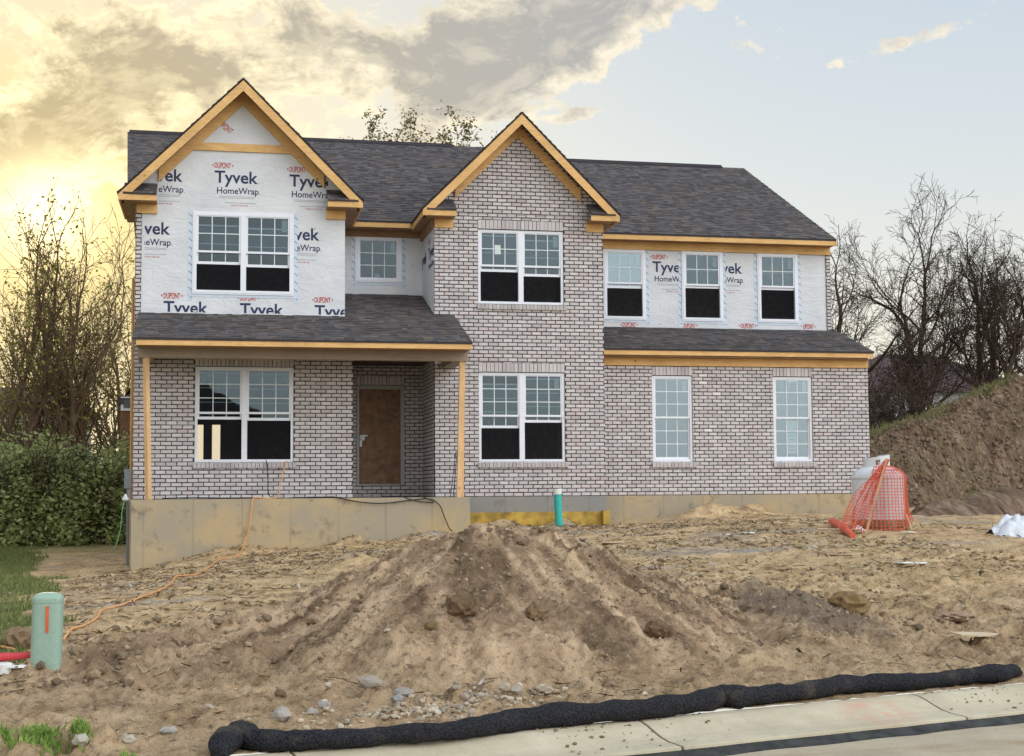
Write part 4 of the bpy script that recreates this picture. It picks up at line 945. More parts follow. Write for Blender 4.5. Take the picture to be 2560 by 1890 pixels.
for a, b in zip(js[:-1], js[1:]):
    n_ = 12; ks = np.linspace(a + 0.011, b - 0.011, n_)
    for i in range(n_ - 1):
        for (t0, z0), (t1, z1) in zip(prof[:-1], prof[1:]): mb.quad(along(ks[i], t0, z0), along(ks[i + 1], t0, z0), along(ks[i + 1], t1, z1), along(ks[i], t1, z1))
    for s_e in (ks[0], ks[-1]): mb.add([along(s_e, t, z) for t, z in prof], [tuple(range(len(prof)))])
o = mb.build('kerb', 'curb'); o['kind'] = 'structure'
mb = MB()
for s_e in js[1:-1]: mb.add([along(s_e - 0.012, t, z - 0.02) for t, z in prof[1:-1]] + [along(s_e + 0.012, t, z - 0.02) for t, z in prof[1:-1]], [(i, i + 1, i + 1 + len(prof) - 2, i + len(prof) - 2) for i in range(len(prof) - 3)])
o = mb.build('kerb_joint', 'tar'); o['kind'] = 'structure'
# ragged dark band of old asphalt along the lip of the gutter, then the dusty road base
ks = np.arange(-14, 30, 0.06); mb = MB(); rr = fbm(ks * 2.5, ks * 0 + 3, 4)
pts = [(along(k, -0.578, -1.600 - 0.006 * q_), along(k, -0.63 - 0.035 * q_, -1.628), along(k, -0.66 - 0.07 * q_, -1.636)) for k, q_ in zip(ks, rr)]
for p, q_ in zip(pts[:-1], pts[1:]):
    mb.quad(p[0], q_[0], q_[1], p[1]); mb.quad(p[1], q_[1], q_[2], p[2])
o = mb.build('gutter_edge', 'tar', smooth=True); o['kind'] = 'structure'
mb = MB(); mb.quad(along(-60, -0.60, -1.64), along(80, -0.60, -1.64), along(80, -9.5, -1.60), along(-60, -9.5, -1.60)); o = mb.build('road', 'road'); o['kind'] = 'structure'
mb = MB(); mb.quad(along(-300, -9.55, -1.56), along(300, -9.55, -1.56), along(300, -400, -1.5), along(-300, -400, -1.5)); o = mb.build('far_verge', 'field'); o['kind'] = 'structure'

# ================================================================== THINGS ON THE SITE
M['green_plastic'] = simple('pedestal_green', (0.30, 0.42, 0.33), 0.55, 0.35, 0.06, 40, 0.1)
M['orange'] = simple('orange_rubber', (0.70, 0.34, 0.13), 0.5, 0.4, 0.1)
M['orange_tag'] = simple('orange_label', (0.70, 0.14, 0.04), 0.6, 0.3, 0.2, 40)
M['pink_cord'] = simple('pink_cord', (0.72, 0.32, 0.26), 0.5, 0.4, 0.1)
M['black_rubber'] = simple('black_cable', (0.03, 0.028, 0.027), 0.6, 0.3, 0.2)
def sock_mat():
    m, b = mat('filter_sock_fabric'); setp(b, 0.85, 0.2); v = objco(); d = noise(v, 3.5, 6, 0.7); w_ = noise(v, 70, 2, 0.6); sz = node('ShaderNodeSeparateXYZ'); lk(node('ShaderNodeNewGeometry').outputs['Normal'], sz.inputs[0])
    c = ramp(w_, [(0.4, (0.010, 0.010, 0.013)), (0.62, (0.032, 0.031, 0.035))]); c = mixc((d - 0.54) * 3.2, c, (0.12, 0.095, 0.07)); lk(c, b.inputs['Base Color']); bumpn(b, w_ + d * 2.0, 0.8, 0.02); return m
M['sock'] = sock_mat()
M['teal'] = simple('teal_pvc', (0.04, 0.42, 0.36), 0.4, 0.4, 0.08, 20)
M['white_pvc'] = simple('white_pvc', (0.72, 0.72, 0.68), 0.5, 0.3, 0.06)
M['tank'] = simple('tank_paint', (0.66, 0.68, 0.69), 0.45, 0.4, 0.09, 5)
M['rust'] = simple('muddy_stain', (0.34, 0.25, 0.15), 0.8, 0.2, 0.3, 8)
M['net'] = simple('safety_net', (0.72, 0.13, 0.07), 0.55, 0.3, 0.12, 9)
M['stake'] = wood('survey_stake', (0.42, 0.23, 0.12), (0.58, 0.36, 0.20), (8, 8, 1.5), False)
M['stake_pale'] = wood('pale_stake', (0.60, 0.45, 0.28), (0.74, 0.60, 0.42), (8, 8, 1.5), False)
M['grey_metal'] = simple('meter_box_paint', (0.16, 0.17, 0.18), 0.5, 0.4, 0.08)
M['plastic_sheet'] = simple('white_plastic', (0.66, 0.69, 0.73), 0.45, 0.4, 0.12, 6, 0.6)
M['green_wire'] = simple('green_wire', (0.20, 0.45, 0.22), 0.5, 0.3, 0.1)
M['stone'] = attrmat('stone', nscale=25, nvar=0.25, tint=(0.30, 0.26, 0.22))
M['clod'] = attrmat('soil_clod', nscale=18, nvar=0.4, tint=(0.16, 0.115, 0.07), bmp=0.8)
M['red'] = simple('red_plastic', (0.60, 0.05, 0.06), 0.5, 0.4, 0.1)

# --- green utility pedestal half buried in the heap
pt = at(118, 1650, 10.95); pb = Vector((pt.x, pt.y, -1.42)); top = at(118, 1481, 10.95).z; ped = empty('utility_pedestal', tuple(pb), 'pale green plastic utility pedestal standing in the soil heap', 'utility pedestal')
W_ = abs(at(157, 1560, 10.95).x - at(80, 1560, 10.95).x) / 2
def rsq(cx, cy, z, hw, n=32, p=4.0): return [(cx + hw * math.copysign(abs(math.cos(a)) ** (2 / p), math.cos(a)), cy + hw * math.copysign(abs(math.sin(a)) ** (2 / p), math.sin(a)), z) for a in [2 * math.pi * k / n for k in range(n)]]
def loft(mb, rings):
    n = len(rings[0]); mb.add([p for r_ in rings for p in r_], [(i * n + k, i * n + (k + 1) % n, (i + 1) * n + (k + 1) % n, (i + 1) * n + k) for i in range(len(rings) - 1) for k in range(n)] + [tuple(range((len(rings) - 1) * n, len(rings) * n)), tuple(range(n - 1, -1, -1))])
h = top - pb.z; rot = 0.0
mb = MB(); loft(mb, [rsq(pb.x - 0.012, pb.y, pb.z - 0.15, W_ * 1.03), rsq(pb.x, pb.y, top - 0.075, W_ * 0.985), rsq(pb.x, pb.y, top - 0.070, W_ * 0.96)]); mb.build('body', 'green_plastic', ped, smooth=False)
mb = MB(); loft(mb, [rsq(pb.x, pb.y, top - 0.071, W_ * 1.0), rsq(pb.x, pb.y, top - 0.045, W_ * 1.0)] + [rsq(pb.x, pb.y, top - 0.045 + 0.045 * math.sin(R(a)), W_ * (0.2 + 0.8 * math.cos(R(a) * 0.98))) for a in range(10, 91, 10)]); mb.build('cap', 'green_plastic', ped)
mb = MB(); tx = at(116, 1550, 10.9 - W_).x; tz0, tz1 = at(116, 1583, 10.9 - W_).z, at(116, 1517, 10.9 - W_).z; mb.box(tx - 0.010, tx + 0.010, pb.y - W_ * 1.0 - 0.006, pb.y - W_ * 0.90, tz0, tz1); mb.build('warning_label', 'orange_tag', ped)

# --- cords
def cord(name, pts, rad, m, label, sub=6, cat='cord', wob=0.006, parent=None):
    P_ = [Vector(p) for p in pts]; out_ = []; r = random.Random(len(label))
    for i in range(len(P_) - 1):
        p0 = P_[max(i - 1, 0)]; p1 = P_[i]; p2 = P_[i + 1]; p3 = P_[min(i + 2, len(P_) - 1)]
        for k in range(sub):
            t = k / sub; out_.append(0.5 * ((2 * p1) + (-p0 + p2) * t + (2 * p0 - 5 * p1 + 4 * p2 - p3) * t * t + (-p0 + 3 * p1 - 3 * p2 + p3) * t ** 3) + Vector((r.uniform(-wob, wob), r.uniform(-wob, wob), 0)))
    out_.append(P_[-1]); mb = MB(); mb.tube(out_, rad, 7); o = mb.build(name, m, loc=P_[0], smooth=True); return tag(o, label, cat)
def gpts(lst, lift=0.015, Yhint=None): return [on_ground(u, v) + Vector((0, 0, lift)) for u, v in lst]
sl_ = [at(718, 1152, LB - 0.09), at(712, 1165, LB - 0.12), at(700, 1215, 28.2), at(690, 1245, 27.9)] + [Vector((at(640, 1246, 27.5).x, 27.5, BASE + 0.02)), at(632, 1249, 27.36), at(628, 1280, 27.33), at(622, 1320, 27.32), at(612, 1355, 27.25)]
sl_[3] = Vector((sl_[3].x, 27.9, BASE + 0.02))
path = gpts([(596, 1392), (560, 1398), (535, 1412), (500, 1436), (470, 1442), (440, 1447), (428, 1462), (405, 1478), (375, 1490), (345, 1500), (310, 1515), (280, 1523), (255, 1535), (235, 1556), (205, 1572), (180, 1580), (168, 1592), (160, 1606)], 0.02)
cord('extension_cord', sl_ + path, 0.012, 'orange', 'orange extension cord from the porch window over the soil to the green pedestal')
cord('extension_cord', gpts([(78, 1637), (55, 1640), (30, 1637), (0, 1629), (-30, 1622)], 0.02), 0.013, 'orange', 'short run of orange cord left of the green pedestal')
cord('cable', [at(665, 1150, LB - 0.09), at(668, 1165, LB - 0.11), at(670, 1200, 28.4), at(678, 1243, 28.1), Vector((1.6, 27.9, BASE + 0.015)), Vector((2.4, 27.8, BASE + 0.012))], 0.010, 'black_rubber', 'black cable hanging out of the porch window', cat='cable')
cord('cable', [Vector((1.75, 28.1, BASE + 0.02)), Vector((2.1, 27.6, BASE + 0.02)), at(838, 1243, 27.37), at(900, 1255, 27.34), at(960, 1258, 27.34), at(1030, 1250, 27.34), at(1075, 1247, 27.34), at(1100, 1265, 27.30), at(1110, 1290, 27.28), at(1122, 1318, 27.2), at(1130, 1328, 27.1)], 0.011, 'black_rubber', 'black cable drooping over the porch foundation to the ground', cat='cable')
cord('cable', [Vector((3.3, 28.9, BASE + 0.02)), Vector((3.6, 28.2, BASE + 0.02)), Vector((3.9, 27.7, BASE + 0.02)), at(1060, 1243, 27.36), at(1085, 1256, 27.34), at(1040, 1252, 27.34), at(1000, 1240, 27.4)], 0.009, 'black_rubber', 'thin dark cable looped at the edge of the porch slab', cat='cable')
cord('cable', [Vector((-1.0, 27.6, BASE + 0.02)), Vector((-0.5, 27.45, BASE + 0.03)), Vector((0.1, 27.5, BASE + 0.02)), Vector((0.7, 27.6, BASE + 0.02))], 0.010, 'black_rubber', 'dark cable lying on the left end of the porch slab', cat='cable')
for k, (a, b) in enumerate(((at(1126, 1238, 28.0), at(1140, 1128, 28.6)), (at(1133, 1238, 27.95), at(1143, 1128, 28.55)))): cord('rod', [Vector((a.x, a.y, BASE)), b], 0.008, 'black_rubber', ['thin dark rod leaning behind the right porch post, left one of the pair', 'thin dark rod leaning behind the right porch post, right one of the pair'][k], 2, 'rod', 0)

# --- teal drain pipe
p = at(1398, 1320, 28.0); mb = MB(); zt = at(1394, 1232, 28.0).z; z2 = at(1396, 1222, 28.0).z
pr = empty('drain_pipe', (p.x, 28.0, p.z - 0.1), 'teal plastic pipe standing upright before the middle foundation', 'pipe')
mb.tube([(p.x + 0.01, 28.0, p.z - 0.3), (at(1394, 1232, 28.0).x, 28.0, zt)], 0.079, 20); mb.build('pipe', 'teal', pr, smooth=False)
mb = MB(); mb.tube([(at(1394, 1232, 28).x, 28.0, zt - 0.03), (at(1393, 1225, 28).x, 28.0, z2)], 0.088, 20); mb.build('cap', 'white_pvc', pr)

# --- meter box with its conduit on the left corner of the house
mx = at(320, 1195, 28.6); mtr = empty('electric_meter', (mx.x, 28.6, -1.5), 'grey electric box and conduit beside the left corner of the house', 'meter')
a, b = at(311, 1174, 28.6), at(327, 1221, 28.6); mb = MB(); mb.box(a.x, b.x, 28.55, 28.72, b.z, a.z); mb.box(a.x - 0.01, b.x + 0.01, 28.545, 28.56, a.z - 0.04, a.z + 0.01); mb.build('box', 'grey_metal', mtr)
mb = MB(); mb.tube([(at(321, 1221, 28.6).x, 28.62, b.z + 0.01), (at(321, 1400, 28.6).x, 28.62, -1.5)], 0.045, 10); mb.build('conduit', 'grey_metal', mtr)
c_ = at(314, 1247, 28.55); mb = MB(); mb.lathe((c_.x, 28.5, c_.z), [(0.0, -0.05), (0.06, -0.03), (0.07, 0.0), (0.04, 0.03), (0.02, 0.09), (0, 0.095)], 12); mb.build('fitting', 'white_pvc', mtr)
cord('wire', [c_, c_ + Vector((-0.05, -0.03, -0.2)), c_ + Vector((-0.09, 0.0, -0.6)), c_ + Vector((-0.14, 0, -0.80)), c_ + Vector((-0.2, 0.05, -0.98))], 0.012, 'green_wire', 'pale green wire hanging from the electric box', 5, 'wire')

# --- propane tank
TY = 22.0; tb = at(2198, 1322, TY); tk = empty('propane_tank', (tb.x, TY, -0.72), 'white upright propane tank behind orange safety netting', 'gas tank')
TR = (at(2259, 1240, TY).x - at(2138, 1240, TY).x) / 2 * 0.985; tz = lambda v: at(2198, v, TY).z; z0 = tz(1326)
pr_ = [(0.0, z0), (TR * 0.55, z0), (TR * 0.93, z0 + 0.05), (TR, z0 + 0.14), (TR, tz(1197))] + [(TR * math.cos(R(a)) ** 0.8 if a < 90 else 0.001, tz(1197) + (tz(1163) - tz(1197)) * math.sin(R(a))) for a in range(10, 91, 10)]
mb = MB(); mb.lathe((tb.x, TY, 0), pr_, 40); mb.build('body', 'tank', tk, smooth=True)
mb = MB(); mb.lathe((tb.x, TY, 0), [(TR + 0.002, tz(1197) - 0.004), (TR + 0.006, tz(1197)), (TR + 0.002, tz(1197) + 0.004)], 40); mb.build('weld_seam', 'rust', tk)
mb = MB(); mb.lathe((tb.x, TY, 0), [(TR * 0.9, z0 + 0.02), (TR * 0.99, z0 + 0.09), (TR + 0.004, z0 + 0.16), (TR + 0.003, z0 + 0.19)], 40); mb.build('mud_band', 'rust', tk)
cxk = (at(2161, 1150, TY).x + at(2221, 1150, TY).x) / 2; cr = (at(2221, 1150, TY).x - at(2161, 1150, TY).x) / 2; mb = MB()
za, zc = tz(1168), tz(1141); n_ = 36; hole = lambda a: abs(((a - 250 + 180) % 360) - 180) < 13
for k in range(n_):
    a0, a1 = 360 * k / n_, 360 * (k + 1) / n_; am = (a0 + a1) / 2
    if 60 < am < 110: continue
    P2 = lambda a, z, r_: (cxk + r_ * math.cos(R(a)), TY + r_ * math.sin(R(a)), z + 0.03 * math.cos(R(a)))
    bands = [(za, zc)] if not hole(am) else [(za, za + 0.045), (zc - 0.05, zc)]
    for q0, q1 in bands: mb.add([P2(a0, q0, cr), P2(a1, q0, cr), P2(a1, q1, cr), P2(a0, q1, cr), P2(a0, q0, cr - 0.008), P2(a1, q0, cr - 0.008), P2(a1, q1, cr - 0.008), P2(a0, q1, cr - 0.008)], [(0, 1, 2, 3), (7, 6, 5, 4), (3, 2, 6, 7), (0, 4, 5, 1)])
mb.build('collar', 'tank', tk)
mb = MB(); mb.tube([(cxk, TY, za - 0.02), (cxk, TY, zc - 0.03)], 0.025, 8); mb.tube([(cxk, TY, zc - 0.07), (cxk + 0.07, TY, zc - 0.07)], 0.02, 8); mb.build('valve', 'rust', tk)
fr_t = lambda s_, l_, z: (tb.x + (TR + l_ + 0.002) * math.sin(s_ / TR), TY - (TR + l_ + 0.002) * math.cos(s_ / TR), z)
mb = MB(); word(mb, 'NO', TR * 1.02, tz(1212), 0.045, 0.085, fr_t, 0, 0.01); mb.build('lettering', 'ink_red', tk)

# --- safety netting draped round the tank: knots and straps
def net(name, P, nu, nv, label, r0=0.0060, knots=True):
    """P(u, v) -> point, u and v in 0..1; a grid of straps with thicker crossings"""
    mb = MB(); g = [[Vector(P(i / nu, j / nv)) for j in range(nv + 1)] for i in range(nu + 1)]
    for i in range(nu + 1): mb.tube(g[i], r0, 4)
    for j in range(nv + 1): mb.tube([g[i][j] for i in range(nu + 1)], r0 * 0.7, 4)
    if knots:
        for i in range(nu + 1):
            for j in range(1, nv):
                d = (g[i][j + 1] - g[i][j]) * 0.30; e = (g[min(i + 1, nu)][j] - g[max(i - 1, 0)][j]).normalized() * 0.020; c = g[i][j] + Vector((0, -0.004, 0))
                mb.add([tuple(c + d), tuple(c + e), tuple(c - d), tuple(c - e)], [(0, 1, 2, 3)])
    return tag(mb.build(name, 'net', loc=g[0][0]), label, 'netting')
zlo = z0 + 0.03
def pw(u, v):       # wrapped half: right of the stake, follows the tank from front round to the right side
    a = R(-128 + 140 * u) ; z = zlo - 0.05 + (tz(1160) - zlo + 0.05) * v; dome = max(0, (z - tz(1197)) / (tz(1163) - tz(1197)))
    rr = (TR + 0.03) * (math.sqrt(max(0.08, 1 - min(dome, 1) ** 2 * 0.93))) + 0.015 * math.sin(u * 30) * (1 - v) + 0.05 * (1 - v) ** 3
    return (tb.x + rr * math.cos(a), TY + rr * math.sin(a), z)
net('safety_netting', pw, 18, 22, 'orange netting wrapped tightly round the right half of the white tank')
A0, A1, A2 = at(2218, 1150, 21.4), at(2165, 1330, 21.0), at(2098, 1316, 21.2)
def pf(u, v):       # loose wing: left of the stake, fanning to the ground at the lower left
    lo = A2 * (1 - u) + A1 * u; p = lo * (1 - v) + A0 * v; s_ = math.sin(v * math.pi)
    return (p.x + s_ * 0.06 * (1 - u) * -1 + 0.02 * math.sin(9 * v + 20 * u), p.y + 0.05 * math.sin(u * 22 + v * 5) + 0.10 * s_ * (1 - u), p.z + 0.012 * math.sin(v * 15 + u * 30))
net('safety_netting', pf, 16, 24, 'loose orange netting fanned out to the lower left of the tank', 0.0062)
B0, B1, B2 = at(2252, 1235, 21.9), at(2285, 1300, 21.8), at(2268, 1318, 21.7)
def pr3(u, v): lo = B2 * (1 - u) + B1 * u; p = lo * (1 - v) + B0 * v; return (p.x, p.y + 0.02 * math.sin(20 * u), p.z)
net('safety_netting', pr3, 5, 10, 'narrow flap of orange netting at the right foot of the tank')
def stick(name, a, b, wdt, m, label, cat='stake'):
    mb = MB(); mb.tube([a, b], wdt / 2, 4); return tag(mb.build(name, m, loc=a), label, cat)
stick('stake', at(2163, 1340, 20.95), at(2217, 1147, 21.38), 0.045, 'stake', 'brown wooden stake leaning across the front of the tank')
stick('stake', at(2281, 1326, 21.5), at(2260, 1272, 21.75), 0.025, 'stake_pale', 'thin pale stake at the right foot of the tank')
g_ = on_ground(2044, 1328); g2_ = on_ground(2143, 1331); stick('stake', g_ + Vector((0, 0, 0.03)), g2_ + Vector((0, 0.0, 0.03)), 0.035, 'stake_pale', 'pale stick lying flat on the soil left of the tank', 'stick')
# roll of orange tape/net on the ground
a, b = on_ground(2079, 1312), on_ground(2132, 1346); mb = MB(); mb.tube([a + Vector((0, 0, 0.07)), (a + b) / 2 + Vector((0.0, 0, 0.075)), b + Vector((0, 0, 0.04))], [0.06, 0.07, 0.045], 12); tag(mb.build('net_roll', 'net', loc=a), 'bright orange rolled netting lying at the foot of the tank', 'netting roll')
for k, (du, dv) in enumerate(((0, 0), (8, 3))):
    mb = MB(); c_ = on_ground(2079 + du, 1312 + dv) + Vector((0, 0, 0.07)); mb.tube([c_, c_ + Vector((-0.13, 0.02, 0.06))], 0.013, 5); tag(mb.build('stake', 'stake_pale', loc=c_), ['pale stake end sticking out of the orange roll, upper one', 'pale stake end sticking out of the orange roll, lower one'][k], 'stake')
# crumpled things
def sheetlump(name, cx, cy, rx, ry, h, m, label, cat, seed=0, n=40):
    X_, Y_ = np.meshgrid(np.linspace(-1, 1, n), np.linspace(-1, 1, n)); rr_ = np.sqrt(X_ ** 2 + Y_ ** 2) + (fbm(X_ * 2 + seed, Y_ * 2, 3) - 0.5) * 0.6
    Z_ = np.clip(1 - rr_ ** 2, -0.12, 1); Z_ = np.where(Z_ > 0, np.abs(Z_) ** 0.85, Z_ * 0.1)
    Z_ = Z_ * h * (0.65 + 0.7 * fbm(X_ * 3 + seed, Y_ * 3 + 5, 4)) + (fbm(X_ * 9 + seed, Y_ * 9, 3) - .5) * h * 0.15
    gx, gy = cx + X_ * rx, cy + Y_ * ry; gz_ = ground(gx, gy) + Z_
    o = grid(name, gx, gy, gz_, np.ones(gx.shape + (3,)), m); return tag(o, label, cat)
pB = on_ground(2535, 1342); sheetlump('plastic_sheet', pB.x + 0.26, pB.y + 0.3, 0.48, 0.32, 0.30, 'plastic_sheet', 'crumpled white plastic sheet on the soil at the right edge', 'plastic sheet', 3)
pC = on_ground(2148, 1326); sheetlump('torn_paper', pC.x, pC.y, 0.12, 0.10, 0.07, 'paper', 'small crumpled white paper before the leaning stake', 'paper', 9, 16)

# --- black filter sock along the kerb
sk = [(545, 1868, 0.055), (556, 1858, 0.105), (572, 1846, 0.115), (600, 1838, 0.118), (640, 1845, 0.098), (720, 1846, 0.09), (820, 1842, 0.088), (947, 1832, 0.088), (1080, 1824, 0.088), (1200, 1810, 0.092), (1300, 1795, 0.098), (1400, 1786, 0.108), (1500, 1778, 0.105), (1620, 1768, 0.10), (1720, 1757, 0.106), (1775, 1748, 0.118), (1800, 1742, 0.112),
      (1835, 1744, 0.118), (1900, 1736, 0.100), (2000, 1726, 0.102), (2100, 1712, 0.112), (2160, 1706, 0.100), (2260, 1702, 0.096), (2350, 1692, 0.090), (2430, 1683, 0.086), (2500, 1680, 0.100), (2530, 1674, 0.092), (2548, 1670, 0.045)]
pp = []; rr = []
for u, v, r_ in sk:
    g = atz(u, v, -1.42); pp.append(Vector((g.x, g.y, -1.50 + r_ * 0.70))); rr.append(r_ * 0.98)
P2, R2 = [], []
for i in range(len(pp) - 1):
    for k in range(6): t = k / 6; P2.append(pp[i].lerp(pp[i + 1], t)); R2.append((rr[i] * (1 - t) + rr[i + 1] * t))
R2 = [r_ * 0.77 for r_ in R2]; P2.append(pp[-1]); R2.append(rr[-1] * 0.25); rs = np.array([fbm(np.array([i * 0.35]), np.array([3.0]), 3)[0] for i in range(len(P2))])
R2 = [r_ * (0.86 + 0.28 * q_) for r_, q_ in zip(R2, rs)]
mb = MB(); mb.tube(P2, R2, 22, squash=0.88)
mb.v = [(x, y, z + 0.034 * (float(fbm(np.array([x * 9.0]), np.array([y * 9.0 + z * 14]), 3)[0]) - 0.5)) for x, y, z in mb.v]
tag(mb.build('filter_sock', 'sock', loc=pp[0], smooth=True), 'long black filter sock lying along the back of the kerb', 'filter sock')

# --- stones, clods and gravel
def rock(mb, c, r_, col, rnd, fl=0.65, n=1):
    bm = bmesh.new(); bmesh.ops.create_icosphere(bm, subdivisions=n, radius=1.0); sx_, sy_ = rnd.uniform(0.7, 1.3), rnd.uniform(0.7, 1.2); a = rnd.uniform(0, 6.28)
    vs = []
    for v_ in bm.verts:
        k = 1 + rnd.uniform(-0.20, 0.20); x, y, z = v_.co.x * sx_ * k, v_.co.y * sy_ * k, v_.co.z * fl * k
        vs.append((c[0] + r_ * (x * math.cos(a) - y * math.sin(a)), c[1] + r_ * (x * math.sin(a) + y * math.cos(a)), c[2] + r_ * z))
    fs = [tuple(v_.index for v_ in f.verts) for f in bm.faces]; bm.free(); mb.add(vs, fs, col)
ico = {}
def ico_np(n):
    if n not in ico:
        bm = bmesh.new(); bmesh.ops.create_icosphere(bm, subdivisions=n, radius=1.0); ico[n] = (np.array([v_.co[:] for v_ in bm.verts]), [tuple(v_.index for v_ in f.verts) for f in bm.faces]); bm.free()
    return ico[n]
def scatter(mb, cs, rs_, cols, rg, fl=0.65, n=1):
    V, F = ico_np(n)
    for c, r_, col in zip(cs, rs_, cols):
        a = rg.uniform(0, 6.28); ca, sa = math.cos(a), math.sin(a); k = 1 + rg.uniform(-0.24, 0.24, len(V)); S_ = V * k[:, None] * np.array([rg.uniform(.7, 1.3), rg.uniform(.7, 1.2), fl])
        P_ = np.c_[S_[:, 0] * ca - S_[:, 1] * sa, S_[:, 0] * sa + S_[:, 1] * ca, S_[:, 2]] * r_ + c
        mb.add(P_.tolist(), F, col)
rg = np.random.default_rng(5)
# loose soil clods over the yard and heap
n_ = 20000; s_ = rg.uniform(-4.5, 13, n_); t_ = rg.uniform(0.25, 1, n_) ** 1.5 * 19; X_ = CO.x + s_ * CD.x + t_ * CN.x; Y_ = CO.y + s_ * CD.y + t_ * CN.y
dn = fbm(X_ * 1.1 + 2, Y_ * 1.1 + 7, 3); keep = (dn > 0.47) & (X_ > -2.6 - 0.06 * (Y_ - 12)) & (Y_ < 28); X_, Y_ = X_[keep], Y_[keep]
Zg = ground(X_, Y_); rad = 0.009 + 0.042 * rg.random(len(X_)) ** 5; cl_ = []
for i in range(len(X_)): b_ = rg.uniform(0.45, 1.45); cl_.append((0.30 * b_, 0.215 * b_, 0.135 * b_))
mb = MB(); scatter(mb, np.c_[X_, Y_, Zg + rad * 0.25], rad, cl_, rg, 0.75); n2_ = 9000; s2_ = rg.uniform(-2.2, 8.5, n2_); X2 = CO.x + s2_ * CD.x + (t2_ := rg.uniform(1.2, 5.2, n2_)) * CN.x; Y2 = CO.y + s2_ * CD.y + t2_ * CN.y; k2 = (mound_h(X2, Y2, base_z(X2, Y2)) > 0.06) & (fbm(X2 * 2.3, Y2 * 2.3, 3) > 0.45); X2, Y2 = X2[k2], Y2[k2]; r2_ = 0.006 + 0.020 * rg.random(len(X2)) ** 3
scatter(mb, np.c_[X2, Y2, ground(X2, Y2) + r2_ * 0.2], r2_, [(0.40 * b_, 0.285 * b_, 0.185 * b_) for b_ in rg.uniform(0.45, 1.3, len(X2))], rg, 0.8)
s3_ = rg.uniform(-2, 7, 700); t3_ = -0.02 - 0.5 * rg.random(700) ** 2.2; k3 = fbm(s3_ * 1.3, s3_ * 0 + 2, 3) > 0.48; s3_, t3_ = s3_[k3], t3_[k3]
P3_ = [along(a, b, float(np.interp(-b, [-0.02, 0.10, 0.25, 0.42, 0.56], [-1.5, -1.498, -1.542, -1.578, -1.583])) + 0.004) for a, b in zip(s3_, t3_)]; r3_ = 0.004 + 0.012 * rg.random(len(P3_)) ** 2
scatter(mb, np.array(P3_), r3_, [(0.30 * b_, 0.215 * b_, 0.135 * b_) for b_ in rg.uniform(0.5, 1.3, len(P3_))], rg, 0.6)
tag(mb.build('soil_clods', 'clod'), 'loose brown soil clods strewn over the yard and heap', 'soil clods', kind='stuff')
# pale gravel behind the sock
n_ = 700; u_ = rg.uniform(760, 1500, n_); v_ = rg.normal(0, 1, n_); cs = []
uu = 1120 + rg.normal(0, 175, n_); vv = 1786 - (uu - 1000) * 0.085 + rg.normal(0, 10, n_)
r3 = 0.008 + 0.022 * rg.random(n_) ** 2.2; cs = []
for a, b in zip(uu, vv): g = atz(a, b, -1.45); cs.append((g.x, g.y))
cs = np.array(cs); tt_ = (cs[:, 0] - CO.x) * CN.x + (cs[:, 1] - CO.y) * CN.y; k_ = tt_ > 0.10; cs, r3 = cs[k_], r3[k_]
zz = ground(cs[:, 0], cs[:, 1]); pal = [(0.46, 0.37, 0.25), (0.52, 0.43, 0.30), (0.33, 0.28, 0.22), (0.42, 0.30, 0.19), (0.58, 0.50, 0.38)]
mb = MB(); scatter(mb, np.c_[cs, zz + r3 * 0.3], r3, [tuple(np.array(pal[rg.integers(5)]) * rg.uniform(.8, 1.1)) for _ in r3], rg, 0.7); tag(mb.build('gravel', 'stone'), 'pale gravel spilled behind the black filter sock', 'gravel', kind='stuff')
# scattered crushed stone over the yard
n_ = 1500; s_ = rg.uniform(-4, 13, n_); t_ = rg.uniform(0.15, 1, n_) ** 1.3 * 17; X_ = CO.x + s_ * CD.x + t_ * CN.x; Y_ = CO.y + s_ * CD.y + t_ * CN.y; k_ = (X_ > -2.2) & (Y_ < 27) & ((t_ < 2.2) | (t_ > 5.5)); X_, Y_ = X_[k_], Y_[k_]
r3 = 0.008 + 0.02 * rg.random(len(X_)) ** 2.5; mb = MB(); scatter(mb, np.c_[X_, Y_, ground(X_, Y_) + r3 * 0.3], r3, [tuple(np.array(pal[rg.integers(5)]) * rg.uniform(.8, 1.15)) for _ in r3], rg, 0.6)
tag(mb.build('pebbles', 'stone'), 'small pale pebbles scattered over the bare soil', 'pebbles', kind='stuff')
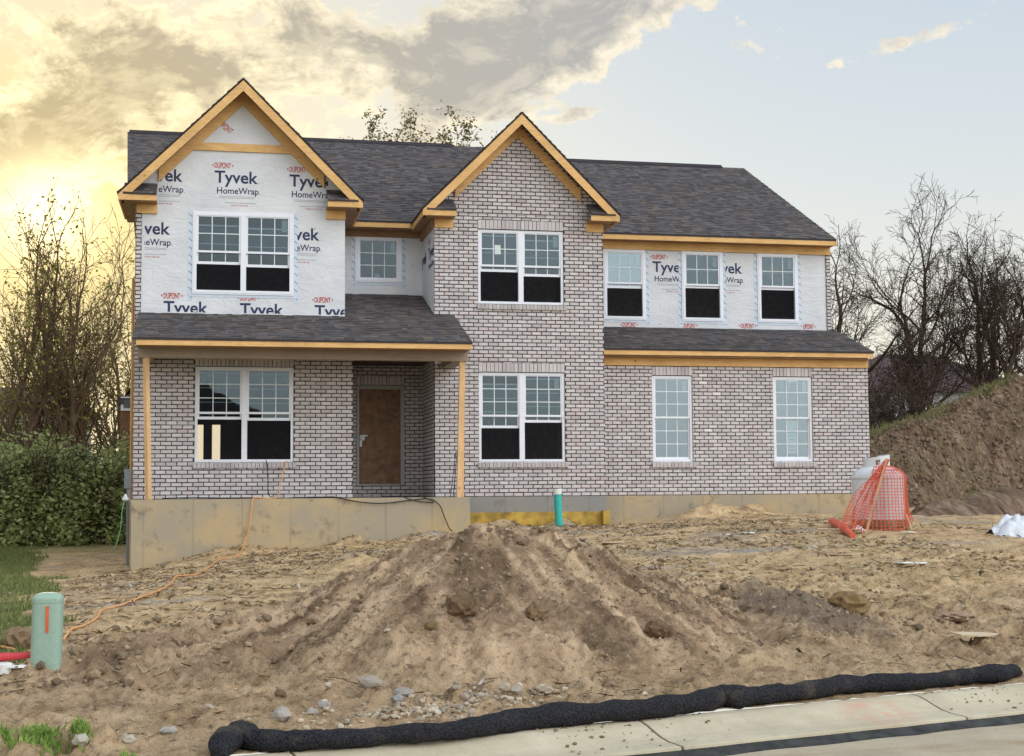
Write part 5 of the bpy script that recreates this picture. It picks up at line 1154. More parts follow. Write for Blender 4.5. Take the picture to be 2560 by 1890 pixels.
# the stones one can pick out
ST_ = [(703, 1802, 0.085, (0.50, 0.50, 0.52), 'grey angular rock behind the left part of the black sock'), (808, 1775, 0.055, (0.42, 0.43, 0.46), 'bluish grey rock just right of the large angular rock'), (780, 1790, 0.045, (0.50, 0.50, 0.50), 'small grey stone touching the bluish rock'),
       (925, 1735, 0.07, (0.45, 0.44, 0.42), 'flat grey rock above the gravel patch'), (1010, 1742, 0.06, (0.42, 0.42, 0.43), 'dark grey rock above the gravel patch'), (995, 1755, 0.05, (0.38, 0.42, 0.47), 'blue-grey slab stone above the gravel patch'), (1163, 1757, 0.055, (0.52, 0.47, 0.45), 'upright pinkish rock at the top of the gravel'),
       (1262, 1737, 0.055, (0.60, 0.55, 0.47), 'pale round stone below the heap, leftmost of three'), (1293, 1743, 0.055, (0.52, 0.50, 0.48), 'greyish stone below the heap, middle of three'), (1370, 1742, 0.05, (0.55, 0.50, 0.42), 'tan stone below the heap, rightmost of three'),
       (200, 1866, 0.06, (0.60, 0.60, 0.58), 'pale rock right of the green grass tuft'), (318, 1860, 0.05, (0.66, 0.66, 0.64), 'white stone at the bottom edge left of the sock'), (420, 1836, 0.05, (0.50, 0.52, 0.54), 'grey stone above and left of the sock end'),
       (520, 1773, 0.035, (0.62, 0.58, 0.50), 'small cream stone in the soil above the sock end'), (820, 1722, 0.030, (0.66, 0.64, 0.60), 'small white stone left of the heap foot'), (1152, 1537, 0.12, (0.20, 0.14, 0.085), 'large dark soil lump on the front of the heap'),
       (2125, 1530, 0.17, (0.33, 0.24, 0.12), 'big tan soil lump with dry grass on the right end of the heap'), (1645, 1588, 0.10, (0.22, 0.155, 0.10), 'dark soil lump at the right foot of the heap'), (1345, 1545, 0.11, (0.30, 0.22, 0.14), 'brown soil lump right of the centre of the heap'),
       (1078, 1580, 0.06, (0.24, 0.19, 0.09), 'mossy soil lump on the left flank of the heap'), (1152, 1322, 0.10, (0.42, 0.36, 0.28), 'pale boulder sitting on top of the heap near the porch corner'), (2395, 1558, 0.17, (0.46, 0.34, 0.25), 'flat brown stone slab in the yard at the right'),
       (1790, 1313, 0.06, (0.55, 0.50, 0.42), 'small pale stone near the spoil by the right foundation'), (45, 1625, 0.16, (0.33, 0.25, 0.17), 'round soil lump left of the green pedestal'), (700, 1745, 0.05, (0.21, 0.15, 0.10), 'dark clod in front of the left heap')]
for u, v, r_, col, lab in ST_:
    p = on_ground(u, v); rnd = random.Random(int(u)); mb = MB(); col = tuple(c_ * f_ for c_, f_ in zip(col, (0.72, 0.64, 0.54))); rock(mb, (p.x, p.y + r_ * 0.3, p.z + r_ * 0.28), r_, col, rnd, 0.62 if 'lump' not in lab else 0.8, 3 if r_ > 0.09 else 2)
    soil = 'soil' in lab.split(' in ')[0] and 'stone' not in lab or 'clod' in lab
    if 'slab' in lab and 'flat' in lab: mb.v = [(x, y, p.z + (z - p.z) * 0.45) for x, y, z in mb.v]
    tag(mb.build('soil_lump' if soil else 'rock', 'clod' if soil else 'stone', loc=p), lab, 'soil lump' if soil else 'rock')
# scraps of pale board and paper
SC_ = [(2105, 1387, 0.22, 0.03, 'long pale scrap of board in the yard below the tank'), (2260, 1408, 0.12, 0.04, 'small white scrap in the yard, right of the long board scrap'), (2303, 1410, 0.08, 0.03, 'tiny white scrap right of the small white scrap'), (2270, 1332, 0.12, 0.02, 'white scrap at the right foot of the tank'),
       (1812, 1336, 0.16, 0.05, 'white scrap in the yard before the right foundation'), (1868, 1333, 0.12, 0.05, 'torn white scrap before the right foundation, right of a similar one'), (2440, 1592, 0.20, 0.045, 'pale dusty board half buried at the right'), (1535, 1358, 0.2, 0.03, 'pale strip of wood right of the dark rag'), (50, 1668, 0.10, 0.035, 'white scrap left of the green pedestal foot')]
for u, v, a_, b_, lab in SC_:
    p = on_ground(u, v); mb = MB(); r = random.Random(int(u)); th = r.uniform(-0.4, 0.3); c, s = math.cos(th), math.sin(th)
    pts = [(-a_, -b_), (-a_ * 0.3, -b_ * 1.3), (a_ * 0.6, -b_ * 0.7), (a_, -b_ * 0.2), (a_ * 0.8, b_), (-a_ * 0.1, b_ * 0.8), (-a_ * 0.9, b_ * 1.1)]
    pl = [(p.x + x * c - y * 3 * s, p.y + x * s + y * 3 * c, p.z + 0.006 + r.uniform(-0.006, 0.012)) for x, y in pts]; mb.slab(pl, 0.012); tag(mb.build('scrap', 'paper' if 'white' in lab else 'stake_pale', loc=p), lab, 'scrap')
p = on_ground(1445, 1360, lo=16.0); sheetlump('rag', p.x, p.y, 0.16, 0.12, 0.06, 'black_rubber', 'black crumpled rag on the soil behind the heap', 'rag', 21, 20)
p = on_ground(38, 1664); mb = MB(); mb.tube([p + Vector((-0.13, 0, 0.05)), p + Vector((0.12, 0.02, 0.06))], [0.035, 0.022], 10); tag(mb.build('marker_paddle', 'red', loc=p), 'red plastic marker lying at the left edge by the green pedestal', 'marker')
p = on_ground(8, 1690); mb = MB(); mb.lathe((p.x, p.y, p.z), [(0.0, 0.0), (0.06, 0.0), (0.065, 0.07), (0.05, 0.08), (0.0, 0.08)], 16); tag(mb.build('bucket', 'white_pvc', loc=p), 'small white plastic tub at the left edge under the red marker', 'tub')

# ================================================================== VEGETATION AND BACKGROUND
M['bark'] = simple('bark', (0.085, 0.060, 0.045), 0.9, 0.1, 0.3, 6, 0.4)
def leafmat(name, c1, c2, tr=0.45):
    m, b = mat(name); n = nt_cur; o = n.nodes['Material Output']; n.nodes.remove(b); at_ = node('ShaderNodeAttribute'); at_.attribute_name = 'Col'
    sp = node('ShaderNodeSeparateColor'); lk(at_.outputs['Color'], sp.inputs[0]); c = mixc(N(sp.outputs[0]), c1, c2)
    d = node('ShaderNodeBsdfDiffuse'); lk(c, d.inputs[0]); t = node('ShaderNodeBsdfTranslucent'); lk(c, t.inputs[0]); mx = node('ShaderNodeMixShader'); mx.inputs[0].default_value = tr
    lk(d.outputs[0], mx.inputs[1]); lk(t.outputs[0], mx.inputs[2]); lk(mx.outputs[0], o.inputs[0]); return m
M['leaf'] = leafmat('spring_leaf', (0.14, 0.14, 0.04), (0.46, 0.40, 0.12), 0.6); M['hedge'] = leafmat('hedge_leaf', (0.22, 0.27, 0.11), (0.58, 0.62, 0.28), 0.45)
M['grass'] = leafmat('grass_blade', (0.12, 0.15, 0.05), (0.30, 0.33, 0.13), 0.35); M['bud'] = leafmat('bud', (0.10, 0.075, 0.04), (0.22, 0.20, 0.07))
M['straw'] = attrmat('straw', nscale=30, nvar=0.2, bmp=0.1)
class TreeB:
    def __init__(s): s.v = {0: [], 1: []}; s.f = {0: [], 1: []}; s.tips = []
    def tube(s, k, P, Rr, n):
        V = s.v[k]; o = len(V); prev = None
        for i, p in enumerate(P):
            t = P[min(i + 1, len(P) - 1)] - P[max(i - 1, 0)]; t.normalize()
            a = t.cross(Vector((0.3, 0.9, 0.1))) if prev is None else prev - t * prev.dot(t)
            if a.length < 1e-5: a = t.orthogonal()
            a.normalize(); prev = a; b = t.cross(a); r_ = Rr[i]
            for q_ in range(n): th = 6.2832 * q_ / n; V.append(tuple(p + a * (r_ * math.cos(th)) + b * (r_ * math.sin(th))))
        for i in range(len(P) - 1):
            for q_ in range(n): s.f[k].append((o + i * n + q_, o + i * n + (q_ + 1) % n, o + (i + 1) * n + (q_ + 1) % n, o + (i + 1) * n + q_))
    def grow(s, p, d, L, r0, lev, pr, rn):
        n = max(3, int(L / pr['seg'][lev])); P = [p.copy()]; Rr = [r0]; dd = d.copy(); r1 = r0 * pr['taper'][lev]
        for i in range(n):
            w_ = pr['wig'][lev]; dd = dd + Vector((rn.gauss(0, w_), rn.gauss(0, w_), rn.gauss(0, w_) + pr['up'][lev])); dd.normalize()
            P.append(P[-1] + dd * (L / n)); Rr.append(max(pr['rmin'], r0 + (r1 - r0) * (i + 1) / n))
        s.tube(0 if lev < pr['tl'] else 1, P, Rr, 8 if lev == 0 else 5 if lev == 1 else 3)
        if lev >= pr['max']: s.tips.extend(P[1:]); return
        m_ = rn.randint(*pr['kids'][lev])
        for k in range(m_):
            t = pr['from'][lev] + (1 - pr['from'][lev]) * (k + rn.random()) / m_; i = min(int(t * n), n - 1); q_ = P[i].lerp(P[i + 1], t * n - i)
            ax = (P[i + 1] - P[i]).normalized(); az_ = rn.uniform(0, 6.2832); per = ax.orthogonal().normalized(); per.rotate(Matrix.Rotation(az_, 3, ax)); an = R(rn.uniform(*pr['ang'][lev]))
            nd = (ax * math.cos(an) + per * math.sin(an)).normalized(); s.grow(q_, nd, L * rn.uniform(*pr['len'][lev]) * (1.15 - 0.45 * t), max(pr['rmin'], Rr[i] * pr['rk'][lev]), lev + 1, pr, rn)
        if pr.get('fork') and lev <= 1:
            for k in range(2): nd = (dd + Vector((rn.gauss(0, .35), rn.gauss(0, .35), 0.1))).normalized(); s.grow(P[-1], nd, L * 0.55, Rr[-1], lev + 1, pr, rn)
BARE = dict(seg=[0.5, 0.35, 0.25, 0.2, 0.16], taper=[0.45, 0.3, 0.35, 0.4, 0.5], wig=[0.09, 0.13, 0.15, 0.17, 0.18], up=[0.05, 0.07, 0.05, 0.04, 0.02], rmin=0.0075, kids=[(5, 7), (6, 8), (4, 6), (3, 5)], ang=[(25, 55), (25, 60), (25, 60), (25, 60)],
            len=[(0.5, 0.8), (0.42, 0.65), (0.42, 0.62), (0.4, 0.6)], rk=[0.62, 0.5, 0.5, 0.55], tl=2, max=4, fork=True)
BARE['from'] = [0.3, 0.2, 0.15, 0.1]
def leaves(mb, pts, n, size, spread, rn, tone=(0, 1), flat=0.5):
    for _ in range(n):
        p = pts[rn.randrange(len(pts))]; c = Vector(p) + Vector((rn.gauss(0, spread), rn.gauss(0, spread), rn.gauss(0, spread)))
        a = Vector((rn.gauss(0, 1), rn.gauss(0, 1), rn.gauss(0, 1) * flat)).normalized(); b = a.orthogonal().normalized(); b.rotate(Matrix.Rotation(rn.uniform(0, 6.28), 3, a)); s_ = size * rn.uniform(0.6, 1.3); t = rn.uniform(*tone)
        mb.add([tuple(c - a * s_), tuple(c + b * s_ * 0.55), tuple(c + a * s_), tuple(c - b * s_ * 0.5)], [(0, 1, 2, 3)], (t, t, t))
M['bark_backlit'] = simple('bark_backlit', (0.17, 0.115, 0.07), 0.9, 0.1, 0.3, 6, 0.4)  # lighter bark for leafy trees, backlight painted into the colour
def tree(label, base, stems, pr, seed, leaf=None, group=None, name='bare_tree', cat='tree'):
    """stems: (direction, length, radius)"""
    rn = random.Random(seed); T = TreeB()
    for (d, L, r_) in stems: T.grow(Vector(base) + Vector((rn.uniform(-.1, .1), rn.uniform(-.1, .1), 0)), Vector(d).normalized(), L, r_, 0, pr, rn)
    root = empty(name, tuple(base), label, cat, group)
    for k, nm in ((0, 'trunk'), (1, 'branches')):
        mb = MB(); mb.v = T.v[k]; mb.f = T.f[k]; mb.c = [(1, 1, 1)] * len(mb.v); mb.mi = [0] * len(mb.f)
        if mb.v: mb.build(nm, 'bark_backlit' if leaf else 'bark', root)
    if leaf:
        n, size, spread, m, zlo = leaf; mb = MB(); pts = [p for p in T.tips if p.z > zlo] or T.tips; leaves(mb, pts, n, size, spread, rn); mb.build('crown', m, root)
    return root
def gb(u, v, Y, z=None): p = at(u, v, Y); return Vector((p.x, Y, p.z if z is None else z))
GR = 'bare trees behind the right wing'
tree('bare tree with a twisted trunk nearest the right wing roof edge', gb(2196, 900, 46, -0.2), [((0.12, 0.05, 1), 5.6, 0.22), ((0.75, 0.1, 1), 4.0, 0.10)], BARE, 3, group=GR)
tree('tall bare tree of several stems, second from the right wing', gb(2300, 900, 48, -0.2), [((-0.2, 0, 1), 5.8, 0.15), ((0.15, 0.1, 1), 6.2, 0.16)], BARE, 11, group=GR)
tree('bare tree with upswept branches, third from the right wing', gb(2425, 900, 49, 0.0), [((0.0, 0, 1), 5.7, 0.19)], BARE, 23, group=GR)
tree('leaning bare tree above the grassy bank at the right edge', gb(2500, 960, 46, 0.3), [((0.30, 0, 1), 5.2, 0.20), ((-0.15, 0, 1), 4.9, 0.14)], BARE, 31, group=GR)
tree('bare tree cut by the right edge of the photo', gb(2600, 960, 50, 0.3), [((0.05, 0, 1), 5.4, 0.15)], BARE, 37, group=GR)
SP = dict(BARE); SP['kids'] = [(5, 7), (5, 7), (4, 6), (3, 4)]; SP['fork'] = False; SP['wig'] = [0.14, 0.18, 0.2, 0.2, 0.2]
tree('thin bare sapling with arching twigs against the upper right wall', gb(2115, 960, 47, 0.0), [((-0.15, 0, 1), 5.0, 0.085), ((0.3, 0, 1), 2.6, 0.05)], SP, 41, group=GR)
# brushwood in front of them
rn = random.Random(77); T = TreeB(); BR = dict(SP); BR['max'] = 3; BR['rmin'] = 0.010; BR['up'] = [0.02, 0.0, 0.0, 0.0]; BR['kids'] = [(5, 7), (4, 6), (3, 4)]
for i in range(75): T.grow(Vector((rn.uniform(15.5, 26), rn.uniform(41, 46), rn.uniform(0.2, 1.0))), Vector((rn.gauss(0, .6), rn.gauss(0, .3), 1)).normalized(), rn.uniform(1.3, 2.8), 0.03, 0, BR, rn)
mb = MB(); mb.v = T.v[0] + T.v[1]; o_ = len(T.v[0]); mb.f = T.f[0] + [tuple(i + o_ for i in f) for f in T.f[1]]; mb.c = [(1, 1, 1)] * len(mb.v); mb.mi = [0] * len(mb.f); tag(mb.build('brushwood', 'bark'), 'dark tangled brushwood between the right wing and the bank', 'brushwood', kind='stuff')
mb = MB(); leaves(mb, [Vector((rn.uniform(15, 26.5), rn.uniform(43, 47), rn.uniform(-0.5, 2.0))) for _ in range(400)], 4500, 0.09, 0.35, rn, (0, 0.6)); M['dead'] = leafmat('dead_leaf', (0.045, 0.035, 0.03), (0.10, 0.075, 0.06), 0.2); tag(mb.build('undergrowth', 'dead'), 'dense dark undergrowth below the bare trees on the right', 'undergrowth', kind='stuff')

# left: spring trees against the sun
LF = dict(BARE); LF['kids'] = [(6, 7), (5, 6), (3, 4), (3, 4)]; LF['max'] = 3; LF['len'] = [(0.45, 0.7), (0.42, 0.6), (0.4, 0.6)]; LF['rmin'] = 0.008; LF['up'] = [0.06, 0.10, 0.08, 0.05]
GL = 'spring trees behind the left lawn'
tree('tree with a thick dark trunk and leafy top cut by the left edge', gb(12, 1150, 46, -1.2), [((-0.02, 0, 1), 6.0, 0.17), ((0.35, 0, 1), 5.0, 0.10)], LF, 51, (1000, 0.08, 0.22, 'leaf', 1.5), GL, 'leafy_tree')
tree('slender forked tree with sparse leaves in the middle of the left group', gb(150, 1130, 46, -1.2), [((0.12, 0, 1), 5.6, 0.13), ((-0.10, 0, 1), 5.0, 0.09)], LF, 57, (600, 0.075, 0.22, 'leaf', 1.0), GL, 'leafy_tree')
tree('slender tree with bare top twigs next to the left side of the house', gb(262, 1130, 47, -1.2), [((0.08, 0, 1), 5.7, 0.12), ((-0.25, 0, 1), 4.2, 0.08)], LF, 63, (600, 0.075, 0.22, 'leaf', 1.0), GL, 'leafy_tree')
tree('thin tree between the trunk at the left edge and the forked one', gb(75, 1130, 48, -1.2), [((0.15, 0, 1), 4.7, 0.09)], LF, 67, (450, 0.075, 0.22, 'leaf', 1.0), GL, 'leafy_tree')
tree('slim upright tree between the forked tree and the left side of the house', gb(215, 1130, 48, -1.2), [((0.03, 0, 1), 5.8, 0.10), ((0.2, 0, 1), 4.8, 0.07)], LF, 103, (500, 0.07, 0.22, 'leaf', 1.0), GL, 'leafy_tree')
tree('bare topped slender tree half hidden by the left side of the house', gb(300, 1130, 49, -1.2), [((-0.04, 0, 1), 6.2, 0.10)], LF, 107, (350, 0.07, 0.22, 'leaf', 1.0), GL, 'leafy_tree')
tree('second trunk at the left edge, beside the thick dark one', gb(-20, 1130, 47, -1.2), [((0.12, 0, 1), 6.0, 0.12)], LF, 109, (600, 0.08, 0.22, 'leaf', 1.0), GL, 'leafy_tree')
UN = dict(LF); UN['kids'] = [(4, 5), (4, 5), (2, 3), (3, 4)]; UN['up'] = [0.03, 0.05, 0.03, 0.02]
for k, (u, Y, h_, lab) in enumerate(((30, 50, 3.3, 'low leafy tree above the bushes at the left edge'), (130, 51, 3.0, 'low leafy tree above the bushes, left of the forked trunk'), (215, 49, 3.4, 'low leafy tree above the bushes, right of the forked trunk'), (300, 50, 3.6, 'low leafy tree above the bushes touching the left side of the house'))):
    tree(lab, gb(u, 1150, Y, -1.2), [((-0.25, 0, 1), h_, 0.09), ((0.25, 0, 1), h_ * 0.95, 0.08), ((0, 0.2, 1), h_ * 1.1, 0.08)], UN, 71 + k, (1000, 0.075, 0.28, 'leaf', 0.3), GL, 'leafy_tree')
tree('half-leafed tree whose crown shows above the roof ridge', gb(1030, 900, 60, 0.0), [((0, 0, 1), 9.6, 0.20), ((-0.16, 0, 1), 8.6, 0.14), ((0.16, 0, 1), 9.0, 0.14)], dict(LF, rmin=0.013, kids=[(7, 9), (6, 8), (5, 7), (3, 4)]), 83, (4200, 0.085, 0.15, 'bud', 13.8), None, 'leafy_tree')

# bushes of the hedge
def bush(label, u, Y, wd, h_, seed, n=5200, col='hedge'):
    b = gb(u, 1300, Y, -1.32); h_ *= 0.88; rn = random.Random(seed); root = empty('bush', tuple(b), label, 'bush', 'bushes behind the lawn'); T = TreeB(); pr = dict(SP); pr['max'] = 2; pr['rmin'] = 0.012; pr['kids'] = [(5, 7), (4, 6)]
    for i in range(5): T.grow(b + Vector((rn.uniform(-wd, wd) * 0.6, rn.uniform(-.5, .5), 0)), Vector((rn.gauss(0, .4), rn.gauss(0, .3), 1)).normalized(), h_ * rn.uniform(.6, .9), 0.04, 0, pr, rn)
    mb = MB(); mb.v = T.v[0] + T.v[1]; o_ = len(T.v[0]); mb.f = T.f[0] + [tuple(i + o_ for i in f) for f in T.f[1]]; mb.c = [(1, 1, 1)] * len(mb.v); mb.mi = [0] * len(mb.f); mb.build('stems', 'bark', root)
    pts = []
    while len(pts) < 150:
        x, y, z = rn.uniform(-1, 1), rn.uniform(-1, 1), rn.uniform(0, 1); k = x * x + y * y + (z * 1.0) ** 2.4
        if k < 1 + 0.3 * math.sin(5 * x + seed) and k > 0.25: pts.append(b + Vector((x * wd, y * 1.1, z * h_)))
    mb = MB(); leaves(mb, pts, n, 0.075, 0.20, rn, (0, 1)); mb.build('foliage', col, root); return root
for k, (u, Y, wd, h_, lab) in enumerate(((-10, 41, 1.1, 2.9, 'green bush cut by the left edge behind the lawn'), (60, 40.2, 1.15, 3.1, 'broad green bush, second from the left edge'), (150, 40.6, 1.1, 3.35, 'tall rounded green bush in the middle of the hedge'),
                                     (235, 40.0, 1.05, 3.25, 'green bush right of the tall middle one'), (305, 41.2, 1.0, 3.2, 'green bush half hidden by the left corner of the house'))): bush(lab, u, Y, wd, h_, 90 + k)

# grass
M['grass_fresh'] = leafmat('fresh_grass', (0.17, 0.27, 0.06), (0.38, 0.50, 0.14), 0.4)
def blades(pts, hts, rn_, name, label, m_='grass'):
    n = len(pts); a = rn_.uniform(0, 6.283, n); w_ = 0.006 + 0.006 * rn_.random(n); ln = rn_.normal(0, 0.35, (n, 2)); X_, Y_ = pts[:, 0], pts[:, 1]; Zb = ground(X_, Y_) - 0.01
    dx_, dy_ = np.cos(a) * w_, np.sin(a) * w_; mx_, my_ = ln[:, 0] * hts * 0.35, ln[:, 1] * hts * 0.35; tx_, ty_ = ln[:, 0] * hts, ln[:, 1] * hts
    V = np.stack([np.c_[X_ - dx_, Y_ - dy_, Zb], np.c_[X_ + dx_, Y_ + dy_, Zb], np.c_[X_ + mx_ + dx_ * .7, Y_ + my_ + dy_ * .7, Zb + hts * .6], np.c_[X_ + mx_ - dx_ * .7, Y_ + my_ - dy_ * .7, Zb + hts * .6], np.c_[X_ + tx_, Y_ + ty_, Zb + hts]], 1).reshape(-1, 3)
    mb = MB(); mb.v = V.tolist(); t = rn_.random(n); mb.c = np.repeat(np.c_[t, t, t], 5, 0).tolist()
    for i in range(n): o = i * 5; mb.f += [(o, o + 1, o + 2, o + 3), (o + 3, o + 2, o + 4)]
    mb.mi = [0] * len(mb.f); return tag(mb.build(name, m_), label, 'grass', kind='stuff')
rg2 = np.random.default_rng(12); n_ = 150000; Y_ = 11.2 + 29 * rg2.random(n_) ** 1.7; X_ = rg2.uniform(-10, -1.2, n_)
le = -1.75 - 0.05 * (Y_ - 12) - 0.0024 * (Y_ - 12) ** 2 + (fbm(X_ * 0.7, Y_ * 0.7, 4) - 0.5) * 1.7; k_ = (X_ < le) & (X_ > -0.155 * Y_ - 1.2) & (fbm(X_ * .6 + 8, Y_ * 0.5, 4) + rg2.normal(0, 0.06, n_) > 0.31); P_ = np.c_[X_, Y_][k_]
blades(P_, 0.04 + 0.07 * rg2.random(len(P_)), rg2, 'lawn_grass', 'green grass growing on the lawn left of the house')
pts = []
for (u, v, su, sv, n_) in ((100, 1850, 22, 7, 900), (200, 1842, 10, 5, 260), (12, 1850, 9, 6, 120), (320, 1872, 12, 3, 60), (60, 1862, 30, 4, 160)):
    for _ in range(n_): g = atz(rg2.normal(u, su), rg2.normal(v, sv), -1.42); pts.append((g.x, g.y))
pts = np.array(pts); blades(pts, 0.02 + 0.06 * rg2.random(len(pts)), rg2, 'grass_tuft', 'bright green grass tufts in the soil at the lower left', 'grass_fresh')
# dry stalks and bark chips over the yard
n_ = 15000; s_ = rg2.uniform(-4, 16, n_); t_ = rg2.uniform(0, 1, n_) ** 0.8 * 20 + 0.4; X_ = CO.x + s_ * CD.x + t_ * CN.x; Y_ = CO.y + s_ * CD.y + t_ * CN.y
k_ = (fbm(X_ * .7 + 1, Y_ * 1.6 + 4, 4) > 0.47) & (Y_ < 29) & (X_ > -2.4) & (mound_h(X_, Y_, base_z(X_, Y_)) < 0.12); X_, Y_ = X_[k_], Y_[k_]; Z_ = ground(X_, Y_) + 0.012; mb = MB()
for x, y, z in zip(X_, Y_, Z_):
    a = rg2.normal(0.25, 0.8); L = rg2.uniform(0.02, 0.10); w_ = rg2.uniform(0.004, 0.014); c, s = math.cos(a), math.sin(a); dz_ = rg2.normal(0, 0.018); t = rg2.random(); b_ = rg2.uniform(.7, 1.15)
    col = (0.50 * b_, 0.39 * b_, 0.22 * b_) if t < 0.5 else (0.13 * b_, 0.09 * b_, 0.06 * b_) if t < 0.85 else (0.60 * b_, 0.56 * b_, 0.48 * b_)
    mb.add([(x - L * c - w_ * s, y - L * s + w_ * c, z - dz_), (x - L * c + w_ * s, y - L * s - w_ * c, z - dz_ + 0.004), (x + L * c + w_ * s, y + L * s - w_ * c, z + dz_ + 0.01), (x + L * c - w_ * s, y + L * s + w_ * c, z + dz_)], [(0, 1, 2, 3)], col)
tag(mb.build('dry_stalks', 'straw'), 'dry stalks and chips littering the bare soil of the yard', 'litter', kind='stuff')

# --- banks of earth on the right
def bank_mat():
    m, b = mat('bank_soil'); setp(b, 0.95, 0.1); v = objco(); st = noise(scaled(v, 2.6, 0.8, 0.7), 2.0, 7, 0.7, 0.8); c3 = noise(v, 7, 6, 0.75)
    c = ramp(st, [(0.30, (0.085, 0.056, 0.036)), (0.5, (0.20, 0.135, 0.092)), (0.68, (0.38, 0.275, 0.19))]); c = mixc((c3 - 0.52) * 3, c, (0.07, 0.055, 0.035)); c = mixc((noise(v, 0.7, 5) - 0.50) * 3, c, (0.13, 0.135, 0.06))
    at_ = node('ShaderNodeAttribute'); at_.attribute_name = 'Col'; sp = node('ShaderNodeSeparateColor'); lk(at_.outputs['Color'], sp.inputs[0]); c = mixc((N(sp.outputs[0]) * (noise(v, 1.8, 5) * 1.6)).clamp(), c, (0.15, 0.16, 0.065))
    lk(c, b.inputs['Base Color']); bumpn(b, c3, 1.0, 0.06); return m
M['bank'] = bank_mat()
def berm(name, crest_, zf, run, back, mat_, amp, seed, nt_=120, ns_=260, top=0.0):
    C_ = np.array([tuple(at(u, v, Y)) for u, v, Y in crest_]); L = np.r_[0, np.cumsum(np.hypot(np.diff(C_[:, 0]), np.diff(C_[:, 1])))]; s_ = np.linspace(0, L[-1], ns_); cx_, cy_, cz_ = (np.interp(s_, L, C_[:, i]) for i in range(3))
    t = np.r_[np.linspace(0, 1, nt_), np.linspace(1, 2, 40)[1:]]; S_, T_ = np.meshgrid(np.arange(ns_), t); cx2, cy2, cz2 = cx_[S_], cy_[S_], cz_[S_]
    f = np.clip(T_, 0, 1); sh = np.sin(f * math.pi / 2) ** 0.85 * 0.75 + f * 0.25; Y_ = cy2 - run * (1 - f) + np.clip(T_ - 1, 0, 1) * back; X_ = cx2 + (fbm(S_ * 0.05, T_ * 3 + seed, 3) - .5) * 0.4
    fz = zf if np.isscalar(zf) else base_z(X_, Y_) - 0.12
    Z_ = fz + (cz2 - fz) * np.where(T_ <= 1, sh, 1) + np.clip(T_ - 1, 0, 1) * top + (fbm(X_ * 1.3 + seed, Y_ * 0.9 + T_ * 2, 5) - 0.5) * amp + (fbm(X_ * 6, Y_ * 4 + Z_seed(seed), 4) - 0.5) * amp * 0.45
    g = np.clip((T_ - 0.90) * 9, 0, 1) * np.clip((fbm(X_ * 0.9, Y_ * 0.9, 3) - 0.38) * 5, 0, 0.8); o = grid(name, X_, Y_, Z_, np.stack([g, g * 0, g * 0], -1), mat_); o['kind'] = 'structure'; return o
def Z_seed(s): return s * 3.7
berm('embankment', [(2060, 1165, 37), (2130, 1110, 37), (2180, 1084, 37), (2281, 1052, 37), (2375, 1026, 37), (2450, 984, 37), (2507, 960, 37), (2560, 940, 37), (2700, 905, 36), (2900, 880, 34), (3200, 860, 31)], -0.75, 3.4, 12, 'bank', 0.60, 4, top=-1.6)
bk = bpy.data.objects['embankment']; vs_ = np.empty(len(bk.data.vertices) * 3, np.float32); bk.data.vertices.foreach_get('co', vs_); vs_ = vs_.reshape(-1, 3)
i_ = rg2.integers(0, 120 * 260, 9000); q_ = vs_[i_] + rg2.normal(0, 0.06, (9000, 3)) * [1, 0.3, 0.3]; mb = MB()
for x, y, z in q_:
    if rg2.random() < 0.45: rr_ = rg2.uniform(0.02, 0.07); a_ = rg2.uniform(0, 6.28); t = rg2.uniform(0.5, 1.2); V_, F_ = ico_np(1); P_ = V_ * (1 + rg2.uniform(-.25, .25, (len(V_), 1))) * rr_ + [x, y, z]; mb.add(P_.tolist(), F_, (0.26 * t, 0.18 * t, 0.12 * t))
    else:
        L = rg2.uniform(0.08, 0.30); d_ = Vector((rg2.normal(0, 0.5), rg2.normal(-0.5, 0.3), rg2.normal(0.2, 0.8))).normalized() * L; t = rg2.random(); col = (0.46, 0.36, 0.20) if t < .5 else (0.13, 0.09, 0.06) if t < .8 else (0.16, 0.19, 0.06)
        mb.add([(x, y - .03, z), (x + 0.012, y - .03, z), (x + d_.x + 0.006, y - .03 + d_.y, z + d_.z), (x + d_.x, y - .03 + d_.y, z + d_.z)], [(0, 1, 2, 3)], col)
tag(mb.build('bank_litter', 'straw'), 'dry weeds and crumbled soil on the cut face of the bank', 'litter', kind='stuff')
# ragged weeds along its crest
i_ = rg2.integers(112 * 260, 132 * 260, 5000); q_ = vs_[np.clip(i_, 0, len(vs_) - 1)]; q_ = q_[fbm(q_[:, 0] * 0.9, q_[:, 1] * 0.9, 3) > 0.42]; mb = MB()
for x, y, z in q_:
    h_ = rg2.uniform(0.06, 0.26); t = rg2.random(); lx = rg2.normal(0, .3) * h_; mb.add([(x - .012, y, z - .02), (x + .012, y, z - .02), (x + lx, y + rg2.normal(0, .1), z + h_)], [(0, 1, 2)], (t, t, t))
M['weeds'] = leafmat('weeds', (0.13, 0.125, 0.055), (0.27, 0.26, 0.12), 0.3); tag(mb.build('bank_weeds', 'weeds'), 'green weeds along the crest of the bank', 'weeds', kind='stuff')
berm('soil_bank', [(2225, 1318, 27), (2262, 1288, 27), (2290, 1268, 27), (2335, 1250, 27), (2372, 1246, 27), (2402, 1252, 27), (2440, 1228, 27), (2490, 1214, 27), (2520, 1213, 27), (2540, 1226, 27), (2600, 1240, 27), (2750, 1270, 26)], -0.78, 1.5, 1.7, 'bank', 0.12, 9, 80, 260, top=-0.75)

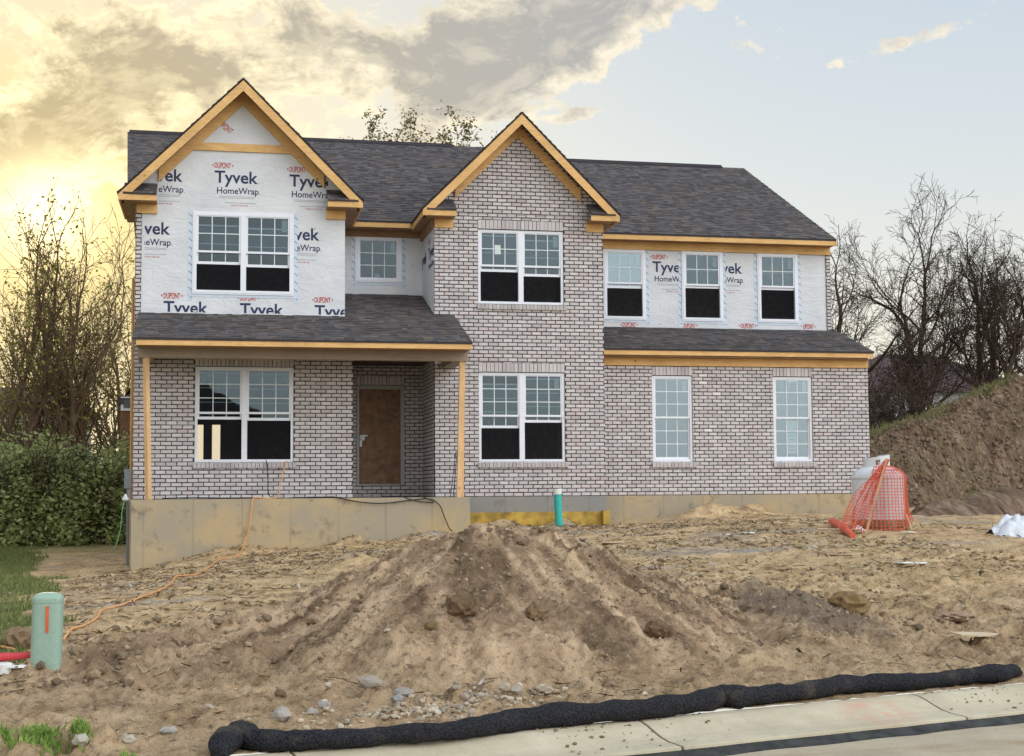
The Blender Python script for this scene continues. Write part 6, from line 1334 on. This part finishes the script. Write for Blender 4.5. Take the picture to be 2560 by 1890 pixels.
# --- far houses
M['far_roof'] = simple('far_roof', (0.10, 0.072, 0.075), 0.9, 0.1, 0.2, 2); M['far_wall'] = simple('far_siding', (0.42, 0.41, 0.42), 0.8, 0.2, 0.06, 2); M['far_glass'] = simple('far_window', (0.05, 0.06, 0.07), 0.2, 0.5, 0.1); M['beige'] = simple('beige_siding', (0.48, 0.42, 0.32), 0.8, 0.2, 0.08, 2); M['shed'] = simple('shed_wood', (0.22, 0.11, 0.06), 0.8, 0.2, 0.2, 6)
def far_house(label, x0, x1, y0, y1, zb, ze, zr, inset, wins, wallm='far_wall', name='house', eave=0.4):
    root = empty(name, ((x0 + x1) / 2, (y0 + y1) / 2, zb), label, 'house'); mb = MB(); mb.box(x0, x1, y0, y1, zb, ze); mb.build('wall', wallm, root); ym = (y0 + y1) / 2; e = eave
    a, b, c, d = (x0 - e, y0 - e, ze), (x1 + e, y0 - e, ze), (x1 + e, y1 + e, ze), (x0 - e, y1 + e, ze); r1, r2 = (x0 - e + inset[0], ym, zr), (x1 + e - inset[1], ym, zr); lo = lambda p: (p[0], p[1], p[2] - 0.18)
    mb = MB(); mb.add([a, b, c, d, r1, r2, lo(a), lo(b), lo(c), lo(d)], [(0, 1, 5, 4), (1, 2, 5), (2, 3, 4, 5), (3, 0, 4), (0, 6, 7, 1), (1, 7, 8, 2), (2, 8, 9, 3), (3, 9, 6, 0), (6, 9, 8, 7)]); mb.build('roof', 'far_roof', root)
    for (wx, wz, ww, wh, yy) in wins:
        f_ = -0.06 if yy == y0 else 0.06; mb = MB(); y_a, y_b = sorted((yy + f_, yy)); mb.box(wx - ww / 2 - .08, wx + ww / 2 + .08, y_a, y_b, wz - .08, wz + wh + .08); wn = mb.build('window', 'vinyl', root); mb = MB(); y_a, y_b = sorted((yy + f_ * 1.4, yy + f_ * 1.05)); mb.box(wx - ww / 2, wx + ww / 2, y_a, y_b, wz, wz + wh); mb.build('pane', 'far_glass', wn)
    return root
a, b = at(2150, 885, 66), at(2470, 885, 66); zr = a.z
far_house('low pale house with a dark roof behind the bare trees on the right', a.x - 1.0, at(2540, 960, 63).x, 62.0, 70.0, 0.0, at(2400, 972, 62).z, zr, (2.5, 3.2), [(at(2395, 1000, 62).x, 2.6, 1.0, 1.2, 62.0), (at(2440, 1000, 62).x, 2.6, 1.0, 1.2, 62.0)])
a = at(-60, 968, 62); b = at(185, 1000, 58)
far_house('house with a dark roof and white siding behind the left trees', a.x - 6, b.x, 58.0, 66.0, -1.2, at(100, 1012, 58).z, a.z, (2, 1.6), [(at(145, 1035, 58).x, 1.6, 0.9, 1.2, 58.0)])
a = at(302, 1022, 43); b = at(330, 1022, 43); zt_ = at(310, 996, 43).z
far_house('small brown wooden shed roof showing past the left wall', a.x, b.x + 0.5, 43, 44.2, -1.3, zt_, zt_ + 0.32, (0.7, 0.7), [(a.x + 0.18, at(310, 1020, 43).z, 0.20, 0.25, 43.0)], 'shed', 'garden_shed', 0.08)
# across the street, seen only as a reflection in the panes
far_house('beige house across the street mirrored in the porch window', -8, 1.9, -30, -20, -1.6, 4.3, 6.4, (0.5, 3.5), [(-5, 1.9, 1.2, 1.4, -20), (0.2, 2.0, 1.2, 1.6, -20)], 'beige')
